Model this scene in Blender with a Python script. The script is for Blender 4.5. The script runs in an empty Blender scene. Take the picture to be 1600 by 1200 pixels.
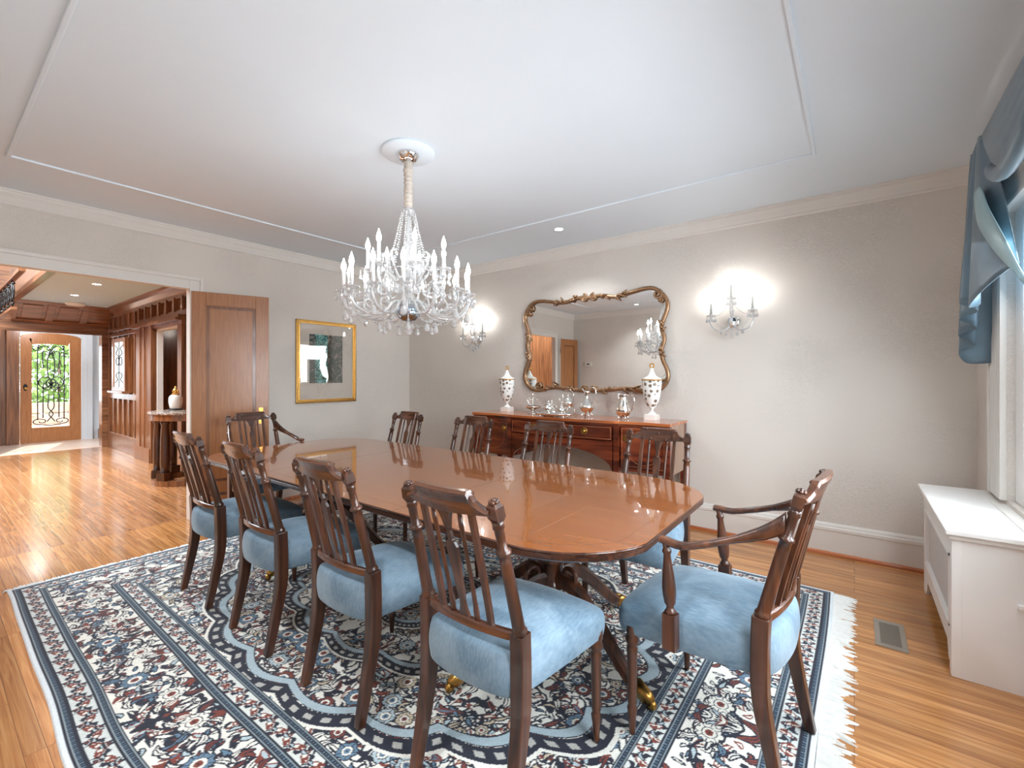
import bpy, bmesh, math, random
import numpy as np
from mathutils import Vector, Matrix, Euler
random.seed(7)
PI = math.pi
sc = bpy.context.scene
col = sc.collection

# ---------------------------------------------------------------- camera, world, exposure
cam_d = bpy.data.cameras.new('camera'); cam = bpy.data.objects.new('camera', cam_d); col.objects.link(cam)
cam.location = (0, 0, 1.32); cam.rotation_euler = (PI/2, 0, math.radians(37.135))
cam_d.sensor_width = 36; cam_d.lens = 706.5/1600*36; cam_d.shift_y = -10.5/1600
cam_d.clip_start = .02; cam_d.clip_end = 200
sc.camera = cam
sc.view_settings.view_transform = 'Standard'; sc.view_settings.look = 'None'
sc.view_settings.gamma = 1; sc.view_settings.use_curve_mapping = False
sc.view_settings.exposure = 0.38
sc.cycles.use_denoising = True
sc.cycles.max_bounces = 12; sc.cycles.diffuse_bounces = 6; sc.cycles.glossy_bounces = 4
sc.cycles.transparent_max_bounces = 24; sc.cycles.transmission_bounces = 6
sc.cycles.caustics_reflective = False; sc.cycles.caustics_refractive = False
sc.cycles.sample_clamp_indirect = 6

world = bpy.data.worlds.new('sky'); sc.world = world; world.use_nodes = True
bg = world.node_tree.nodes['Background']; bg.inputs[0].default_value = (.86, .94, 1, 1); bg.inputs[1].default_value = 5.0

def light(name, kind, loc, rot, energy, colr=(1, 1, 1), **kw):
    d = bpy.data.lights.new(name, kind); d.energy = energy; d.color = colr
    for k, v in kw.items(): setattr(d, k, v)
    o = bpy.data.objects.new(name, d); col.objects.link(o); o.location = loc; o.rotation_euler = rot
    return o
sun = light('sun', 'SUN', (0, 0, 8), (0, 0, 0), 6, (1, .95, .86), angle=.01)
sun.rotation_euler = Vector((1.0, -.35, -.95)).to_track_quat('-Z', 'Y').to_euler()
# daylight entering at the window openings
light('window_daylight', 'AREA', (.84, 1.9, 1.50), (0, PI/2-.62, 0), 108, (.84, .93, 1), shape='RECTANGLE', size=1.4, size_y=2.85, spread=2.75)

# ---------------------------------------------------------------- materials
MATS = {}
def nodes(name):
    m = bpy.data.materials.new(name); m.use_nodes = True
    nt = m.node_tree; b = nt.nodes['Principled BSDF']; MATS[name] = m
    return m, nt, b
def N(nt, t, **kw):
    n = nt.nodes.new(t)
    for k, v in kw.items():
        if k.startswith('i_'):
            key = k[2:]
            n.inputs[int(key) if key.isdigit() else key.replace('_', ' ')].default_value = v
        else: setattr(n, k, v)
    return n
def ramp(nt, fac, stops):
    r = nt.nodes.new('ShaderNodeValToRGB'); e = r.color_ramp.elements
    while len(e) < len(stops): e.new(.5)
    for i, (p, c) in enumerate(stops): e[i].position = p; e[i].color = (*c, 1) if len(c) == 3 else c
    nt.links.new(fac, r.inputs[0]); return r.outputs[0]
def bump(nt, b, h, strength=.2, dist=.01):
    n = N(nt, 'ShaderNodeBump'); n.inputs['Strength'].default_value = strength; n.inputs['Distance'].default_value = dist
    nt.links.new(h, n.inputs['Height']); nt.links.new(n.outputs[0], b.inputs['Normal'])
def plain(name, c, rough=.5, metal=0, coat=0, noise=.04, nscale=8, bmp=0, spec=.5):
    m, nt, b = nodes(name)
    tc = N(nt, 'ShaderNodeTexCoord'); n = N(nt, 'ShaderNodeTexNoise'); n.inputs['Scale'].default_value = nscale; n.inputs['Detail'].default_value = 4
    nt.links.new(tc.outputs['Object'], n.inputs['Vector'])
    lo = tuple(max(0, x*(1-noise)) for x in c); hi = tuple(min(1, x*(1+noise)) for x in c)
    nt.links.new(ramp(nt, n.outputs[0], [(.3, lo), (.7, hi)]), b.inputs['Base Color'])
    b.inputs['Roughness'].default_value = rough; b.inputs['Metallic'].default_value = metal
    b.inputs['Coat Weight'].default_value = coat; b.inputs['Coat Roughness'].default_value = .08
    b.inputs['Specular IOR Level'].default_value = spec
    if bmp: bump(nt, b, n.outputs[0], bmp, .004)
    return m
def wood(name, c1, c2, c3, axis='Z', rough=.3, coat=.4, scale=1.0, coatr=.08, coords='Object'):
    """streaked grain running along axis"""
    m, nt, b = nodes(name)
    tc = N(nt, 'ShaderNodeTexCoord'); mp = N(nt, 'ShaderNodeMapping')
    s = {'X': (1.2, 22, 22), 'Y': (22, 1.2, 22), 'Z': (22, 22, 1.2)}[axis]
    mp.inputs['Scale'].default_value = tuple(v*scale for v in s)
    nt.links.new(tc.outputs[coords], mp.inputs[0])
    n = N(nt, 'ShaderNodeTexNoise'); n.inputs['Scale'].default_value = 1.6; n.inputs['Detail'].default_value = 6; n.inputs['Distortion'].default_value = .6
    nt.links.new(mp.outputs[0], n.inputs['Vector'])
    nt.links.new(ramp(nt, n.outputs[0], [(.3, c1), (.5, c2), (.72, c3)]), b.inputs['Base Color'])
    b.inputs['Roughness'].default_value = rough
    b.inputs['Coat Weight'].default_value = coat; b.inputs['Coat Roughness'].default_value = coatr
    return m
def srgb(r, g, b):
    f = lambda v: (v/255/12.92) if v/255 <= .04045 else ((v/255+.055)/1.055)**2.4
    return (f(r), f(g), f(b))

# wallpaper with embossed leaf sprays
def wallpaper(name, c, k=.5):
    m, nt, b = nodes(name)
    tc = N(nt, 'ShaderNodeTexCoord')
    big = N(nt, 'ShaderNodeTexVoronoi', feature='SMOOTH_F1'); big.inputs['Scale'].default_value = 2.1; big.inputs['Randomness'].default_value = .55
    nt.links.new(tc.outputs['Object'], big.inputs['Vector'])
    mask = ramp(nt, big.outputs['Distance'], [(.40, (1, 1, 1)), (.56, (0, 0, 0))])
    n1 = N(nt, 'ShaderNodeTexNoise'); n1.inputs['Scale'].default_value = 7; n1.inputs['Distortion'].default_value = 1.6; n1.inputs['Detail'].default_value = 2
    nt.links.new(tc.outputs['Object'], n1.inputs['Vector'])
    mixv = N(nt, 'ShaderNodeMix', data_type='VECTOR'); mixv.inputs[0].default_value = .22
    nt.links.new(tc.outputs['Object'], mixv.inputs[4]); nt.links.new(n1.outputs['Color'], mixv.inputs[5])
    lf = N(nt, 'ShaderNodeTexVoronoi', feature='DISTANCE_TO_EDGE'); lf.inputs['Scale'].default_value = 42
    nt.links.new(mixv.outputs[1], lf.inputs['Vector'])
    lr = ramp(nt, lf.outputs['Distance'], [(.02, (0, 0, 0)), (.22, (1, 1, 1))])
    mul = N(nt, 'ShaderNodeMath', operation='MULTIPLY'); nt.links.new(mask, mul.inputs[0]); nt.links.new(lr, mul.inputs[1])
    c2 = tuple(x*.955 for x in c)
    mx = N(nt, 'ShaderNodeMix', data_type='RGBA'); mx.inputs[6].default_value = (*c, 1); mx.inputs[7].default_value = (*c2, 1)
    nt.links.new(mul.outputs[0], mx.inputs[0]); nt.links.new(mx.outputs[2], b.inputs['Base Color'])
    b.inputs['Roughness'].default_value = .62; b.inputs['Specular IOR Level'].default_value = .35
    bump(nt, b, mul.outputs[0], k, .003)
    return m

M = {}
M['paper'] = wallpaper('embossed_wallpaper', srgb(217, 210, 202), .55)
M['ceil'] = plain('ceiling_paint', srgb(224, 234, 242), .8, noise=.012, nscale=1.5)
M['hallceil'] = plain('hall_ceiling_paint', srgb(190, 216, 232), .8, noise=.012, nscale=1.5)
M['trim'] = plain('trim_paint', srgb(221, 217, 211), .45, noise=.015)
M['white'] = plain('white_gloss_paint', srgb(236, 234, 231), .35, noise=.01)
M['mesh_grey'] = plain('radiator_screen', srgb(196, 193, 192), .5, noise=.04, nscale=90)
M['chairwood'] = wood('mahogany_dark', srgb(40, 22, 14), srgb(68, 38, 24), srgb(102, 58, 34), 'Z', .28, .35, .7)
M['chairwood_x'] = wood('mahogany_dark_cross', srgb(48, 26, 17), srgb(78, 44, 28), srgb(110, 66, 41), 'X', .24, .6, .7)
M['tableedge'] = wood('mahogany_edge', srgb(38, 20, 12), srgb(62, 33, 20), srgb(88, 50, 30), 'X', .25, .6)
M['sidewood'] = wood('flame_mahogany', srgb(58, 22, 12), srgb(102, 43, 24), srgb(142, 68, 38), 'X', .22, .5, .45)
M['sidetop'] = wood('sideboard_top_wood', srgb(150, 78, 40), srgb(186, 104, 56), srgb(206, 128, 76), 'X', .2, .6, .6)
M['sidewood_reflect'] = wood('sideboard_wood_reflection', srgb(126, 94, 72), srgb(146, 112, 88), srgb(162, 128, 104), 'Z', .25, .5)  # end wood paled to grey-brown: its reflected light is put into the colour
M['oak'] = wood('quartered_oak', srgb(146, 92, 50), srgb(161, 105, 60), srgb(174, 118, 71), 'Z', .34, .3, 2.2, .2)
M['hallwood'] = wood('dark_oak_panelling', srgb(84, 50, 30), srgb(120, 76, 46), srgb(152, 100, 62), 'Z', .3, .4, .8, .12)
M['hallwood_x'] = wood('dark_oak_rail', srgb(88, 54, 34), srgb(124, 80, 50), srgb(154, 104, 68), 'X', .3, .4, .8, .12)
M['hallwood_y'] = wood('dark_oak_beam', srgb(88, 56, 36), srgb(124, 82, 54), srgb(154, 106, 72), 'Y', .3, .4, .8, .12)
M['brass'] = plain('aged_brass', srgb(188, 142, 74), .28, 1, noise=.12, nscale=30)
M['gold'] = plain('gilt', srgb(206, 158, 84), .32, .85, noise=.15, nscale=60)
M['bronze'] = plain('antique_bronze_gilt', srgb(156, 122, 92), .34, .7, noise=.25, nscale=40)
M['chrome'] = plain('chrome', (.82, .83, .84), .06, 1, noise=.01)
M['silver'] = plain('polished_silver', (.86, .84, .80), .1, 1, noise=.04, nscale=20)
M['iron'] = plain('black_iron', (.012, .011, .011), .4, .3)
M['bone'] = plain('porcelain', srgb(238, 236, 230), .22, coat=.5, noise=.02)
M['candle'] = plain('candle_sleeve_white', srgb(236, 236, 232), .4, noise=.01)
M['candle_grey'] = plain('candle_sleeve_grey', srgb(176, 178, 172), .5, noise=.02)
M['sleeve'] = plain('gathered_silk', srgb(196, 184, 172), .7, noise=.12, nscale=90, bmp=.5)
M['mirror'] = plain('mirror_silvering', (.86, .86, .85), .01, 1, noise=0)
M['plastic'] = plain('ivory_plastic', srgb(228, 226, 220), .4)
M['darkscreen'] = plain('grey_screen', srgb(96, 100, 98), .3)
M['foliage'] = plain('leaf_green', srgb(122, 158, 78), .6, noise=.5, nscale=3)
M['stone'] = plain('garden_stone', srgb(190, 160, 140), .8, noise=.3, nscale=5)
M['tilefloor'] = plain('vestibule_tile', srgb(206, 182, 164), .3, noise=.06, nscale=3)
M['bluepaper'] = wallpaper('hall_wallpaper', srgb(206, 212, 216), .3)
M['vent'] = plain('vent_metal', srgb(168, 160, 148), .35, .6)
M['black'] = plain('black_shade', (.01, .01, .01), .8)
M['outlet'] = M['plastic']

def damask():
    m, nt, b = nodes('granite_top')
    tc = N(nt, 'ShaderNodeTexCoord'); v = N(nt, 'ShaderNodeTexNoise'); v.inputs['Scale'].default_value = 45; v.inputs['Detail'].default_value = 6
    nt.links.new(tc.outputs['Object'], v.inputs['Vector'])
    nt.links.new(ramp(nt, v.outputs[0], [(.35, srgb(66, 52, 46)), (.5, srgb(150, 128, 112)), (.65, srgb(214, 200, 188))]), b.inputs['Base Color'])
    b.inputs['Roughness'].default_value = .15
    return m
M['granite'] = damask()

def tabletop_mat():
    m, nt, b = nodes('table_top_mahogany')
    tc = N(nt, 'ShaderNodeTexCoord'); mp = N(nt, 'ShaderNodeMapping'); mp.inputs['Scale'].default_value = (.9, 16, 4)
    nt.links.new(tc.outputs['Object'], mp.inputs[0])
    n = N(nt, 'ShaderNodeTexNoise'); n.inputs['Scale'].default_value = 1.3; n.inputs['Detail'].default_value = 3; n.inputs['Distortion'].default_value = .15
    nt.links.new(mp.outputs[0], n.inputs['Vector'])
    nt.links.new(ramp(nt, n.outputs[0], [(.2, srgb(128, 70, 27)), (.5, srgb(139, 78, 31)), (.8, srgb(149, 88, 37))]), b.inputs['Base Color'])
    b.inputs['Roughness'].default_value = .16; b.inputs['Coat Weight'].default_value = .8; b.inputs['Coat Roughness'].default_value = .025; b.inputs['Specular IOR Level'].default_value = .25
    b.inputs['Coat IOR'].default_value = 1.5
    return m
M['tabletop'] = tabletop_mat()

def velvet(name, c, dark):
    m, nt, b = nodes(name)
    tc = N(nt, 'ShaderNodeTexCoord')
    n = N(nt, 'ShaderNodeTexNoise'); n.inputs['Scale'].default_value = 5; n.inputs['Detail'].default_value = 3; n.inputs['Distortion'].default_value = .8
    nt.links.new(tc.outputs['Object'], n.inputs['Vector'])
    mp = N(nt, 'ShaderNodeMapping'); mp.inputs['Scale'].default_value = (170, 30, 60); mp.inputs['Rotation'].default_value = (0, 0, .5)
    nt.links.new(tc.outputs['Object'], mp.inputs[0])
    n2 = N(nt, 'ShaderNodeTexNoise'); n2.inputs['Scale'].default_value = 1; n2.inputs['Detail'].default_value = 3
    nt.links.new(mp.outputs[0], n2.inputs['Vector'])
    ad = N(nt, 'ShaderNodeMath', operation='MULTIPLY_ADD'); ad.inputs[1].default_value = .45
    nt.links.new(n2.outputs[0], ad.inputs[0]); nt.links.new(n.outputs[0], ad.inputs[2])
    nt.links.new(ramp(nt, ad.outputs[0], [(.5, dark), (.95, c)]), b.inputs['Base Color'])
    b.inputs['Roughness'].default_value = .85; b.inputs['Sheen Weight'].default_value = .4; b.inputs['Sheen Roughness'].default_value = .35
    b.inputs['Sheen Tint'].default_value = (*srgb(205, 215, 222), 1)
    bump(nt, b, n2.outputs[0], .25, .002)
    return m
M['velvet'] = velvet('blue_velvet', srgb(130, 151, 166), srgb(82, 107, 126))

def satin():
    m, nt, b = nodes('blue_satin')
    tc = N(nt, 'ShaderNodeTexCoord'); n = N(nt, 'ShaderNodeTexNoise'); n.inputs['Scale'].default_value = 6
    nt.links.new(tc.outputs['Object'], n.inputs['Vector'])
    nt.links.new(ramp(nt, n.outputs[0], [(.3, srgb(74, 98, 114)), (.7, srgb(92, 118, 133))]), b.inputs['Base Color'])
    b.inputs['Roughness'].default_value = .36; b.inputs['Sheen Weight'].default_value = .15; b.inputs['Specular IOR Level'].default_value = .7
    return m
M['satin'] = satin()
M['satin_lining'] = plain('pale_satin_lining', srgb(150, 182, 190), .3, noise=.05)

def floor_mat(name, w, c, rough=.22):
    m, nt, b = nodes(name)
    tc = N(nt, 'ShaderNodeTexCoord')
    br = N(nt, 'ShaderNodeTexBrick', offset=.37, offset_frequency=3)
    br.inputs['Scale'].default_value = 1; br.inputs['Brick Width'].default_value = 1.15; br.inputs['Row Height'].default_value = w
    br.inputs['Mortar Size'].default_value = .0012; br.inputs['Mortar Smooth'].default_value = .2; br.inputs['Bias'].default_value = 0
    br.inputs['Color1'].default_value = (0, 0, 0, 1); br.inputs['Color2'].default_value = (1, 1, 1, 1); br.inputs['Mortar'].default_value = (.5, .5, .5, 1)
    nt.links.new(tc.outputs['Object'], br.inputs['Vector'])
    mp = N(nt, 'ShaderNodeMapping'); mp.inputs['Scale'].default_value = (1.1, 26, 1)
    addv = N(nt, 'ShaderNodeVectorMath', operation='ADD')
    sc_ = N(nt, 'ShaderNodeVectorMath', operation='SCALE'); sc_.inputs['Scale'].default_value = 13
    nt.links.new(br.outputs['Color'], sc_.inputs[0]); nt.links.new(tc.outputs['Object'], addv.inputs[0]); nt.links.new(sc_.outputs[0], addv.inputs[1])
    nt.links.new(addv.outputs[0], mp.inputs[0])
    n = N(nt, 'ShaderNodeTexNoise'); n.inputs['Scale'].default_value = 1.7; n.inputs['Detail'].default_value = 7; n.inputs['Distortion'].default_value = 1.4
    nt.links.new(mp.outputs[0], n.inputs['Vector'])
    a = ramp(nt, n.outputs[0], [(.32, c[0]), (.5, c[1]), (.68, c[2])])
    hs = N(nt, 'ShaderNodeMapRange'); hs.inputs['To Min'].default_value = .74; hs.inputs['To Max'].default_value = 1.12
    nt.links.new(br.outputs['Color'], hs.inputs[0])
    mx = N(nt, 'ShaderNodeMix', data_type='RGBA', blend_type='MULTIPLY'); mx.inputs[0].default_value = 1
    nt.links.new(a, mx.inputs[6]); nt.links.new(hs.outputs[0], mx.inputs[7])
    m2 = N(nt, 'ShaderNodeMix', data_type='RGBA'); m2.inputs[7].default_value = (*c[3], 1)
    nt.links.new(br.outputs['Fac'], m2.inputs[0]); nt.links.new(mx.outputs[2], m2.inputs[6])
    nt.links.new(m2.outputs[2], b.inputs['Base Color'])
    b.inputs['Roughness'].default_value = rough; b.inputs['Coat Weight'].default_value = .35; b.inputs['Coat Roughness'].default_value = .12
    bump(nt, b, br.outputs['Fac'], -.25, .002)
    return m
M['floor'] = floor_mat('oak_strip_floor', .057, [srgb(158, 102, 56), srgb(190, 130, 76), srgb(208, 152, 96), srgb(118, 74, 42)])
M['hallfloor'] = floor_mat('hall_oak_floor', .09, [srgb(142, 92, 56), srgb(168, 114, 72), srgb(190, 138, 92), srgb(208, 168, 130)], .2)

def glass_thin(name, tint=(1, 1, 1), refl=.06, rough=0.0):
    m = bpy.data.materials.new(name); m.use_nodes = True; nt = m.node_tree
    nt.nodes.remove(nt.nodes['Principled BSDF']); out = nt.nodes['Material Output']
    t = N(nt, 'ShaderNodeBsdfTransparent'); t.inputs[0].default_value = (*tint, 1)
    g = N(nt, 'ShaderNodeBsdfGlossy'); g.inputs['Roughness'].default_value = rough
    fr = N(nt, 'ShaderNodeLayerWeight'); fr.inputs['Blend'].default_value = .2
    mr = N(nt, 'ShaderNodeMapRange'); mr.inputs['To Min'].default_value = refl; mr.inputs['To Max'].default_value = .7
    nt.links.new(fr.outputs['Fresnel'], mr.inputs[0])
    mx = N(nt, 'ShaderNodeMixShader'); nt.links.new(mr.outputs[0], mx.inputs[0]); nt.links.new(t.outputs[0], mx.inputs[1]); nt.links.new(g.outputs[0], mx.inputs[2])
    nt.links.new(mx.outputs[0], out.inputs[0]); return m
M['glass'] = glass_thin('window_glass')
M['picglass'] = glass_thin('picture_glass', refl=.09)
def crystal():
    m = bpy.data.materials.new('cut_crystal'); m.use_nodes = True; nt = m.node_tree
    nt.nodes.remove(nt.nodes['Principled BSDF']); out = nt.nodes['Material Output']
    t = N(nt, 'ShaderNodeBsdfTransparent'); t.inputs[0].default_value = (.93, .94, .94, 1)
    g = N(nt, 'ShaderNodeBsdfGlossy'); g.inputs['Roughness'].default_value = .06
    d = N(nt, 'ShaderNodeBsdfTranslucent'); d.inputs[0].default_value = (.95, .95, .95, 1)
    d2 = N(nt, 'ShaderNodeBsdfDiffuse'); d2.inputs[0].default_value = (.9, .9, .9, 1)
    fr = N(nt, 'ShaderNodeLayerWeight'); fr.inputs['Blend'].default_value = .45
    mr = N(nt, 'ShaderNodeMapRange'); mr.inputs['To Min'].default_value = .22; mr.inputs['To Max'].default_value = .95
    nt.links.new(fr.outputs['Facing'], mr.inputs[0])
    m1 = N(nt, 'ShaderNodeMixShader'); nt.links.new(mr.outputs[0], m1.inputs[0]); nt.links.new(t.outputs[0], m1.inputs[1]); nt.links.new(g.outputs[0], m1.inputs[2])
    m0 = N(nt, 'ShaderNodeMixShader'); m0.inputs[0].default_value = .5; nt.links.new(d.outputs[0], m0.inputs[1]); nt.links.new(d2.outputs[0], m0.inputs[2])
    m2 = N(nt, 'ShaderNodeMixShader'); m2.inputs[0].default_value = .38; nt.links.new(m1.outputs[0], m2.inputs[1]); nt.links.new(m0.outputs[0], m2.inputs[2])
    nt.links.new(m2.outputs[0], out.inputs[0]); return m
M['crystal'] = crystal()
def emit(name, c, s):
    m = bpy.data.materials.new(name); m.use_nodes = True; nt = m.node_tree
    nt.nodes.remove(nt.nodes['Principled BSDF']); e = N(nt, 'ShaderNodeEmission'); e.inputs[0].default_value = (*c, 1); e.inputs[1].default_value = s
    nt.links.new(e.outputs[0], nt.nodes['Material Output'].inputs[0]); return m
M['bulb'] = emit('bulb_glow', (.95, .98, 1), 37)
M['sconcebulb'] = emit('sconce_bulb_glow', (1, .98, .95), 85)
M['can'] = emit('downlight_glow', (1, .96, .9), 22)

# ---------------------------------------------------------------- mesh helpers
def rotm(rx=0, ry=0, rz=0): return Euler((rx, ry, rz)).to_matrix()
class MB:
    def __init__(s): s.v = []; s.f = []; s.m = []; s.sm = []; s.cm = 0
    def add(s, vs, fs, smooth=False):
        o = len(s.v); s.v += [tuple(v) for v in vs]
        for f in fs: s.f.append(tuple(i+o for i in f)); s.m.append(s.cm); s.sm.append(smooth)
        return s
    def box(s, a, b, R=None, c=None):
        (x0, y0, z0), (x1, y1, z1) = a, b
        vs = [Vector(p) for p in ((x0,y0,z0),(x1,y0,z0),(x1,y1,z0),(x0,y1,z0),(x0,y0,z1),(x1,y0,z1),(x1,y1,z1),(x0,y1,z1))]
        if R is not None:
            c = Vector(c) if c else sum(vs, Vector())/8
            vs = [c+R@(v-c) for v in vs]
        return s.add(vs, [(0,3,2,1),(4,5,6,7),(0,1,5,4),(1,2,6,5),(2,3,7,6),(3,0,4,7)])
    def lathe(s, prof, c=(0, 0, 0), n=16, R=None, smooth=True, flute=None):
        c = Vector(c); vs = []; fs = []
        for k, (r, z) in enumerate(prof):
            for i in range(n):
                a = 2*PI*i/n; rr = r*(1 if not flute else (1+flute*(1 if i % 2 else -1)))
                p = Vector((rr*math.cos(a), rr*math.sin(a), z))
                if R is not None: p = R@p
                vs.append(c+p)
        for k in range(len(prof)-1):
            for i in range(n):
                j = (i+1) % n; fs.append((k*n+i, k*n+j, (k+1)*n+j, (k+1)*n+i))
        if prof[0][0] > 1e-5: fs.append(tuple(range(n-1, -1, -1)))
        if prof[-1][0] > 1e-5: fs.append(tuple((len(prof)-1)*n+i for i in range(n)))
        return s.add(vs, fs, smooth)
    def tube(s, pts, r, n=8, closed=False, smooth=True, sec=None, up=None, caps=True):
        """sweep a circle (or section sec of (a,b) points) along pts; r number or list"""
        pts = [Vector(p) for p in pts]; m = len(pts)
        rs = r if isinstance(r, (list, tuple)) else [r]*m
        vs = []; fs = []
        prev = None
        for i, p in enumerate(pts):
            if closed: t = (pts[(i+1) % m]-pts[i-1]).normalized()
            else: t = (pts[min(i+1, m-1)]-pts[max(i-1, 0)]).normalized()
            if up is not None: u = Vector(up); a = u.cross(t)
            else:
                if prev is None: u = Vector((0, 0, 1)) if abs(t.z) < .9 else Vector((1, 0, 0)); a = u.cross(t)
                else: a = prev-t*prev.dot(t)
            a.normalize(); prev = a; b = t.cross(a)
            if sec: 
                for (q, w) in sec: vs.append(p+a*q*rs[i]+b*w*rs[i])
            else:
                for k in range(n):
                    an = 2*PI*k/n; vs.append(p+a*math.cos(an)*rs[i]+b*math.sin(an)*rs[i])
        q = len(sec) if sec else n
        for i in range(m if closed else m-1):
            j = (i+1) % m
            for k in range(q):
                l = (k+1) % q; fs.append((i*q+k, i*q+l, j*q+l, j*q+k))
        if caps and not closed: fs.append(tuple(range(q-1, -1, -1))); fs.append(tuple((m-1)*q+k for k in range(q)))
        return s.add(vs, fs, smooth)
    def prism(s, poly, h0, h1, f=lambda a, b, h: (a, b, h), smooth=False):
        n = len(poly); vs = [f(a, b, h0) for a, b in poly]+[f(a, b, h1) for a, b in poly]
        fs = [tuple(range(n-1, -1, -1)), tuple(range(n, 2*n))]+[(i, (i+1) % n, n+(i+1) % n, n+i) for i in range(n)]
        return s.add(vs, fs, smooth)
    def ico(s, c, r, sub=1, sc_=(1, 1, 1)):
        bm = bmesh.new(); bmesh.ops.create_icosphere(bm, subdivisions=sub, radius=r)
        vs = [(c[0]+v.co.x*sc_[0], c[1]+v.co.y*sc_[1], c[2]+v.co.z*sc_[2]) for v in bm.verts]; fs = [[w.index for w in f.verts] for f in bm.faces]; bm.free()
        return s.add(vs, fs, True)
    def build(s, name, mat, parent=None, loc=(0, 0, 0), rz=0, bevel=0, seg=2, subsurf=0, solid=0, autosmooth=True):
        me = bpy.data.meshes.new(name); me.from_pydata(s.v, [], s.f)
        mats = mat if isinstance(mat, (list, tuple)) else [mat]
        for m_ in mats: me.materials.append(m_)
        me.polygons.foreach_set('material_index', s.m); me.polygons.foreach_set('use_smooth', s.sm)
        bm = bmesh.new(); bm.from_mesh(me); bmesh.ops.recalc_face_normals(bm, faces=bm.faces); bm.to_mesh(me); bm.free()
        me.update()
        o = bpy.data.objects.new(name, me); col.objects.link(o)
        if parent: o.parent = parent
        o.location = loc; o.rotation_euler = (0, 0, rz)
        if solid: md = o.modifiers.new('s', 'SOLIDIFY'); md.thickness = solid; md.offset = 0
        if bevel: md = o.modifiers.new('b', 'BEVEL'); md.width = bevel; md.segments = seg; md.limit_method = 'ANGLE'; md.angle_limit = .6
        if subsurf: md = o.modifiers.new('ss', 'SUBSURF'); md.levels = subsurf; md.render_levels = subsurf
        return o
def thing(name, label, cat, loc=(0, 0, 0), rz=0, group=None):
    o = bpy.data.objects.new(name, None); col.objects.link(o); o.location = loc; o.rotation_euler = (0, 0, rz); o.empty_display_size = .1
    return tag(o, label, cat, group)
def tag(o, label, cat, group=None, kind=None):
    o['label'] = label; o['category'] = cat
    if group: o['group'] = group
    if kind: o['kind'] = kind
    return o
def struct(o, label=None):
    o['kind'] = 'structure'
    if label: o['label'] = label
    return o
def copy_tree(o, parent=None):
    c = o.copy(); col.objects.link(c)
    if parent: c.parent = parent
    for ch in list(o.children): copy_tree(ch, c)
    return c
def smooth_path(pts, k=6, closed=False):
    pts = [Vector(p) for p in pts]; n = len(pts); out = []
    rng = range(n) if closed else range(n-1)
    for i in rng:
        p0 = pts[(i-1) % n] if closed else pts[max(i-1, 0)]; p1 = pts[i]; p2 = pts[(i+1) % n]
        p3 = pts[(i+2) % n] if closed else pts[min(i+2, n-1)]
        for j in range(k):
            t = j/k
            out.append(.5*((2*p1)+(p2-p0)*t+(2*p0-5*p1+4*p2-p3)*t*t+(3*p1-p0-3*p2+p3)*t**3))
    if not closed: out.append(pts[-1])
    return out
def lerp(a, b, t): return a+(b-a)*t

# ---------------------------------------------------------------- the dining room shell
XA, YB, XR, YN, C = -4.91, 4.13, .63, -.5, 2.682
OY0, OY1, OZ = .30, 1.53, 2.137        # opening to the hall
WY0, WY1, WZ0, WZ1 = .45, 3.42, .68, 2.17   # window opening
W = .16
struct(MB().box((XA-.06, YN-W, -.1), (XR+W, YB+W, 0)).build('floor', M['floor']), 'golden oak strip floor of the dining room')
struct(MB().box((XA-.06, YN-W, C), (XR+W, YB+W, C+.1)).build('ceiling', M['ceil']), 'pale ceiling')
struct(MB().box((XA, YB, 0), (XR+W, YB+W, C)).build('wall_back', M['paper']))
struct(MB().box((XA, YN-W, 0), (XR+W, YN, C)).build('wall_front', M['paper']))
WL = .06
b = MB().box((XA-WL, YN-W, 0), (XA, OY0, C)).box((XA-WL, OY1, 0), (XA, YB+W, C)).box((XA-WL, OY0, OZ), (XA, OY1, C))
struct(b.build('wall_left', M['paper']))
b = MB().box((XR, YN, 0), (XR+W, WY0, C)).box((XR, WY1, 0), (XR+W, YB, C)).box((XR, WY0, 0), (XR+W, WY1, WZ0)).box((XR, WY0, WZ1), (XR+W, WY1, C))
struct(b.build('wall_right', M['paper']))
# crown moulding: profile (out from wall, down from ceiling)
cp = [(0, 0), (.052, 0), (.052, .012), (.045, .018), (.044, .03), (.03, .055), (.02, .08), (.014, .092), (.014, .104), (.006, .112), (0, .115)]
def rail(x0, y0, x1, y1, nx, ny, prof, ztop, mb, up=False, m0=0, m1=0):
    d = Vector((x1-x0, y1-y0, 0)).normalized()
    vs = []; n = len(prof)
    for (px, py, mm) in ((x0, y0, m0), (x1, y1, -m1)):
        for (o_, dz) in prof:
            vs.append((px+nx*o_+d.x*o_*mm, py+ny*o_+d.y*o_*mm, (ztop+dz) if up else (ztop-dz)))
    fs = [(i, (i+1) % n, n+(i+1) % n, n+i) for i in range(n)]+[tuple(range(n)), tuple(range(2*n-1, n-1, -1))]
    mb.add(vs, fs)
b = MB()
rail(XA, YN, XA, YB, 1, 0, cp, C, b, m0=1, m1=1); rail(XA, YB, XR, YB, 0, -1, cp, C, b, m0=1, m1=1)
rail(XR, YB, XR, YN, -1, 0, cp, C, b, m0=1, m1=1); rail(XR, YN, XA, YN, 0, 1, cp, C, b, m0=1, m1=1)
struct(b.build('trim_1', M['trim']), 'crown moulding around the dining room')
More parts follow.
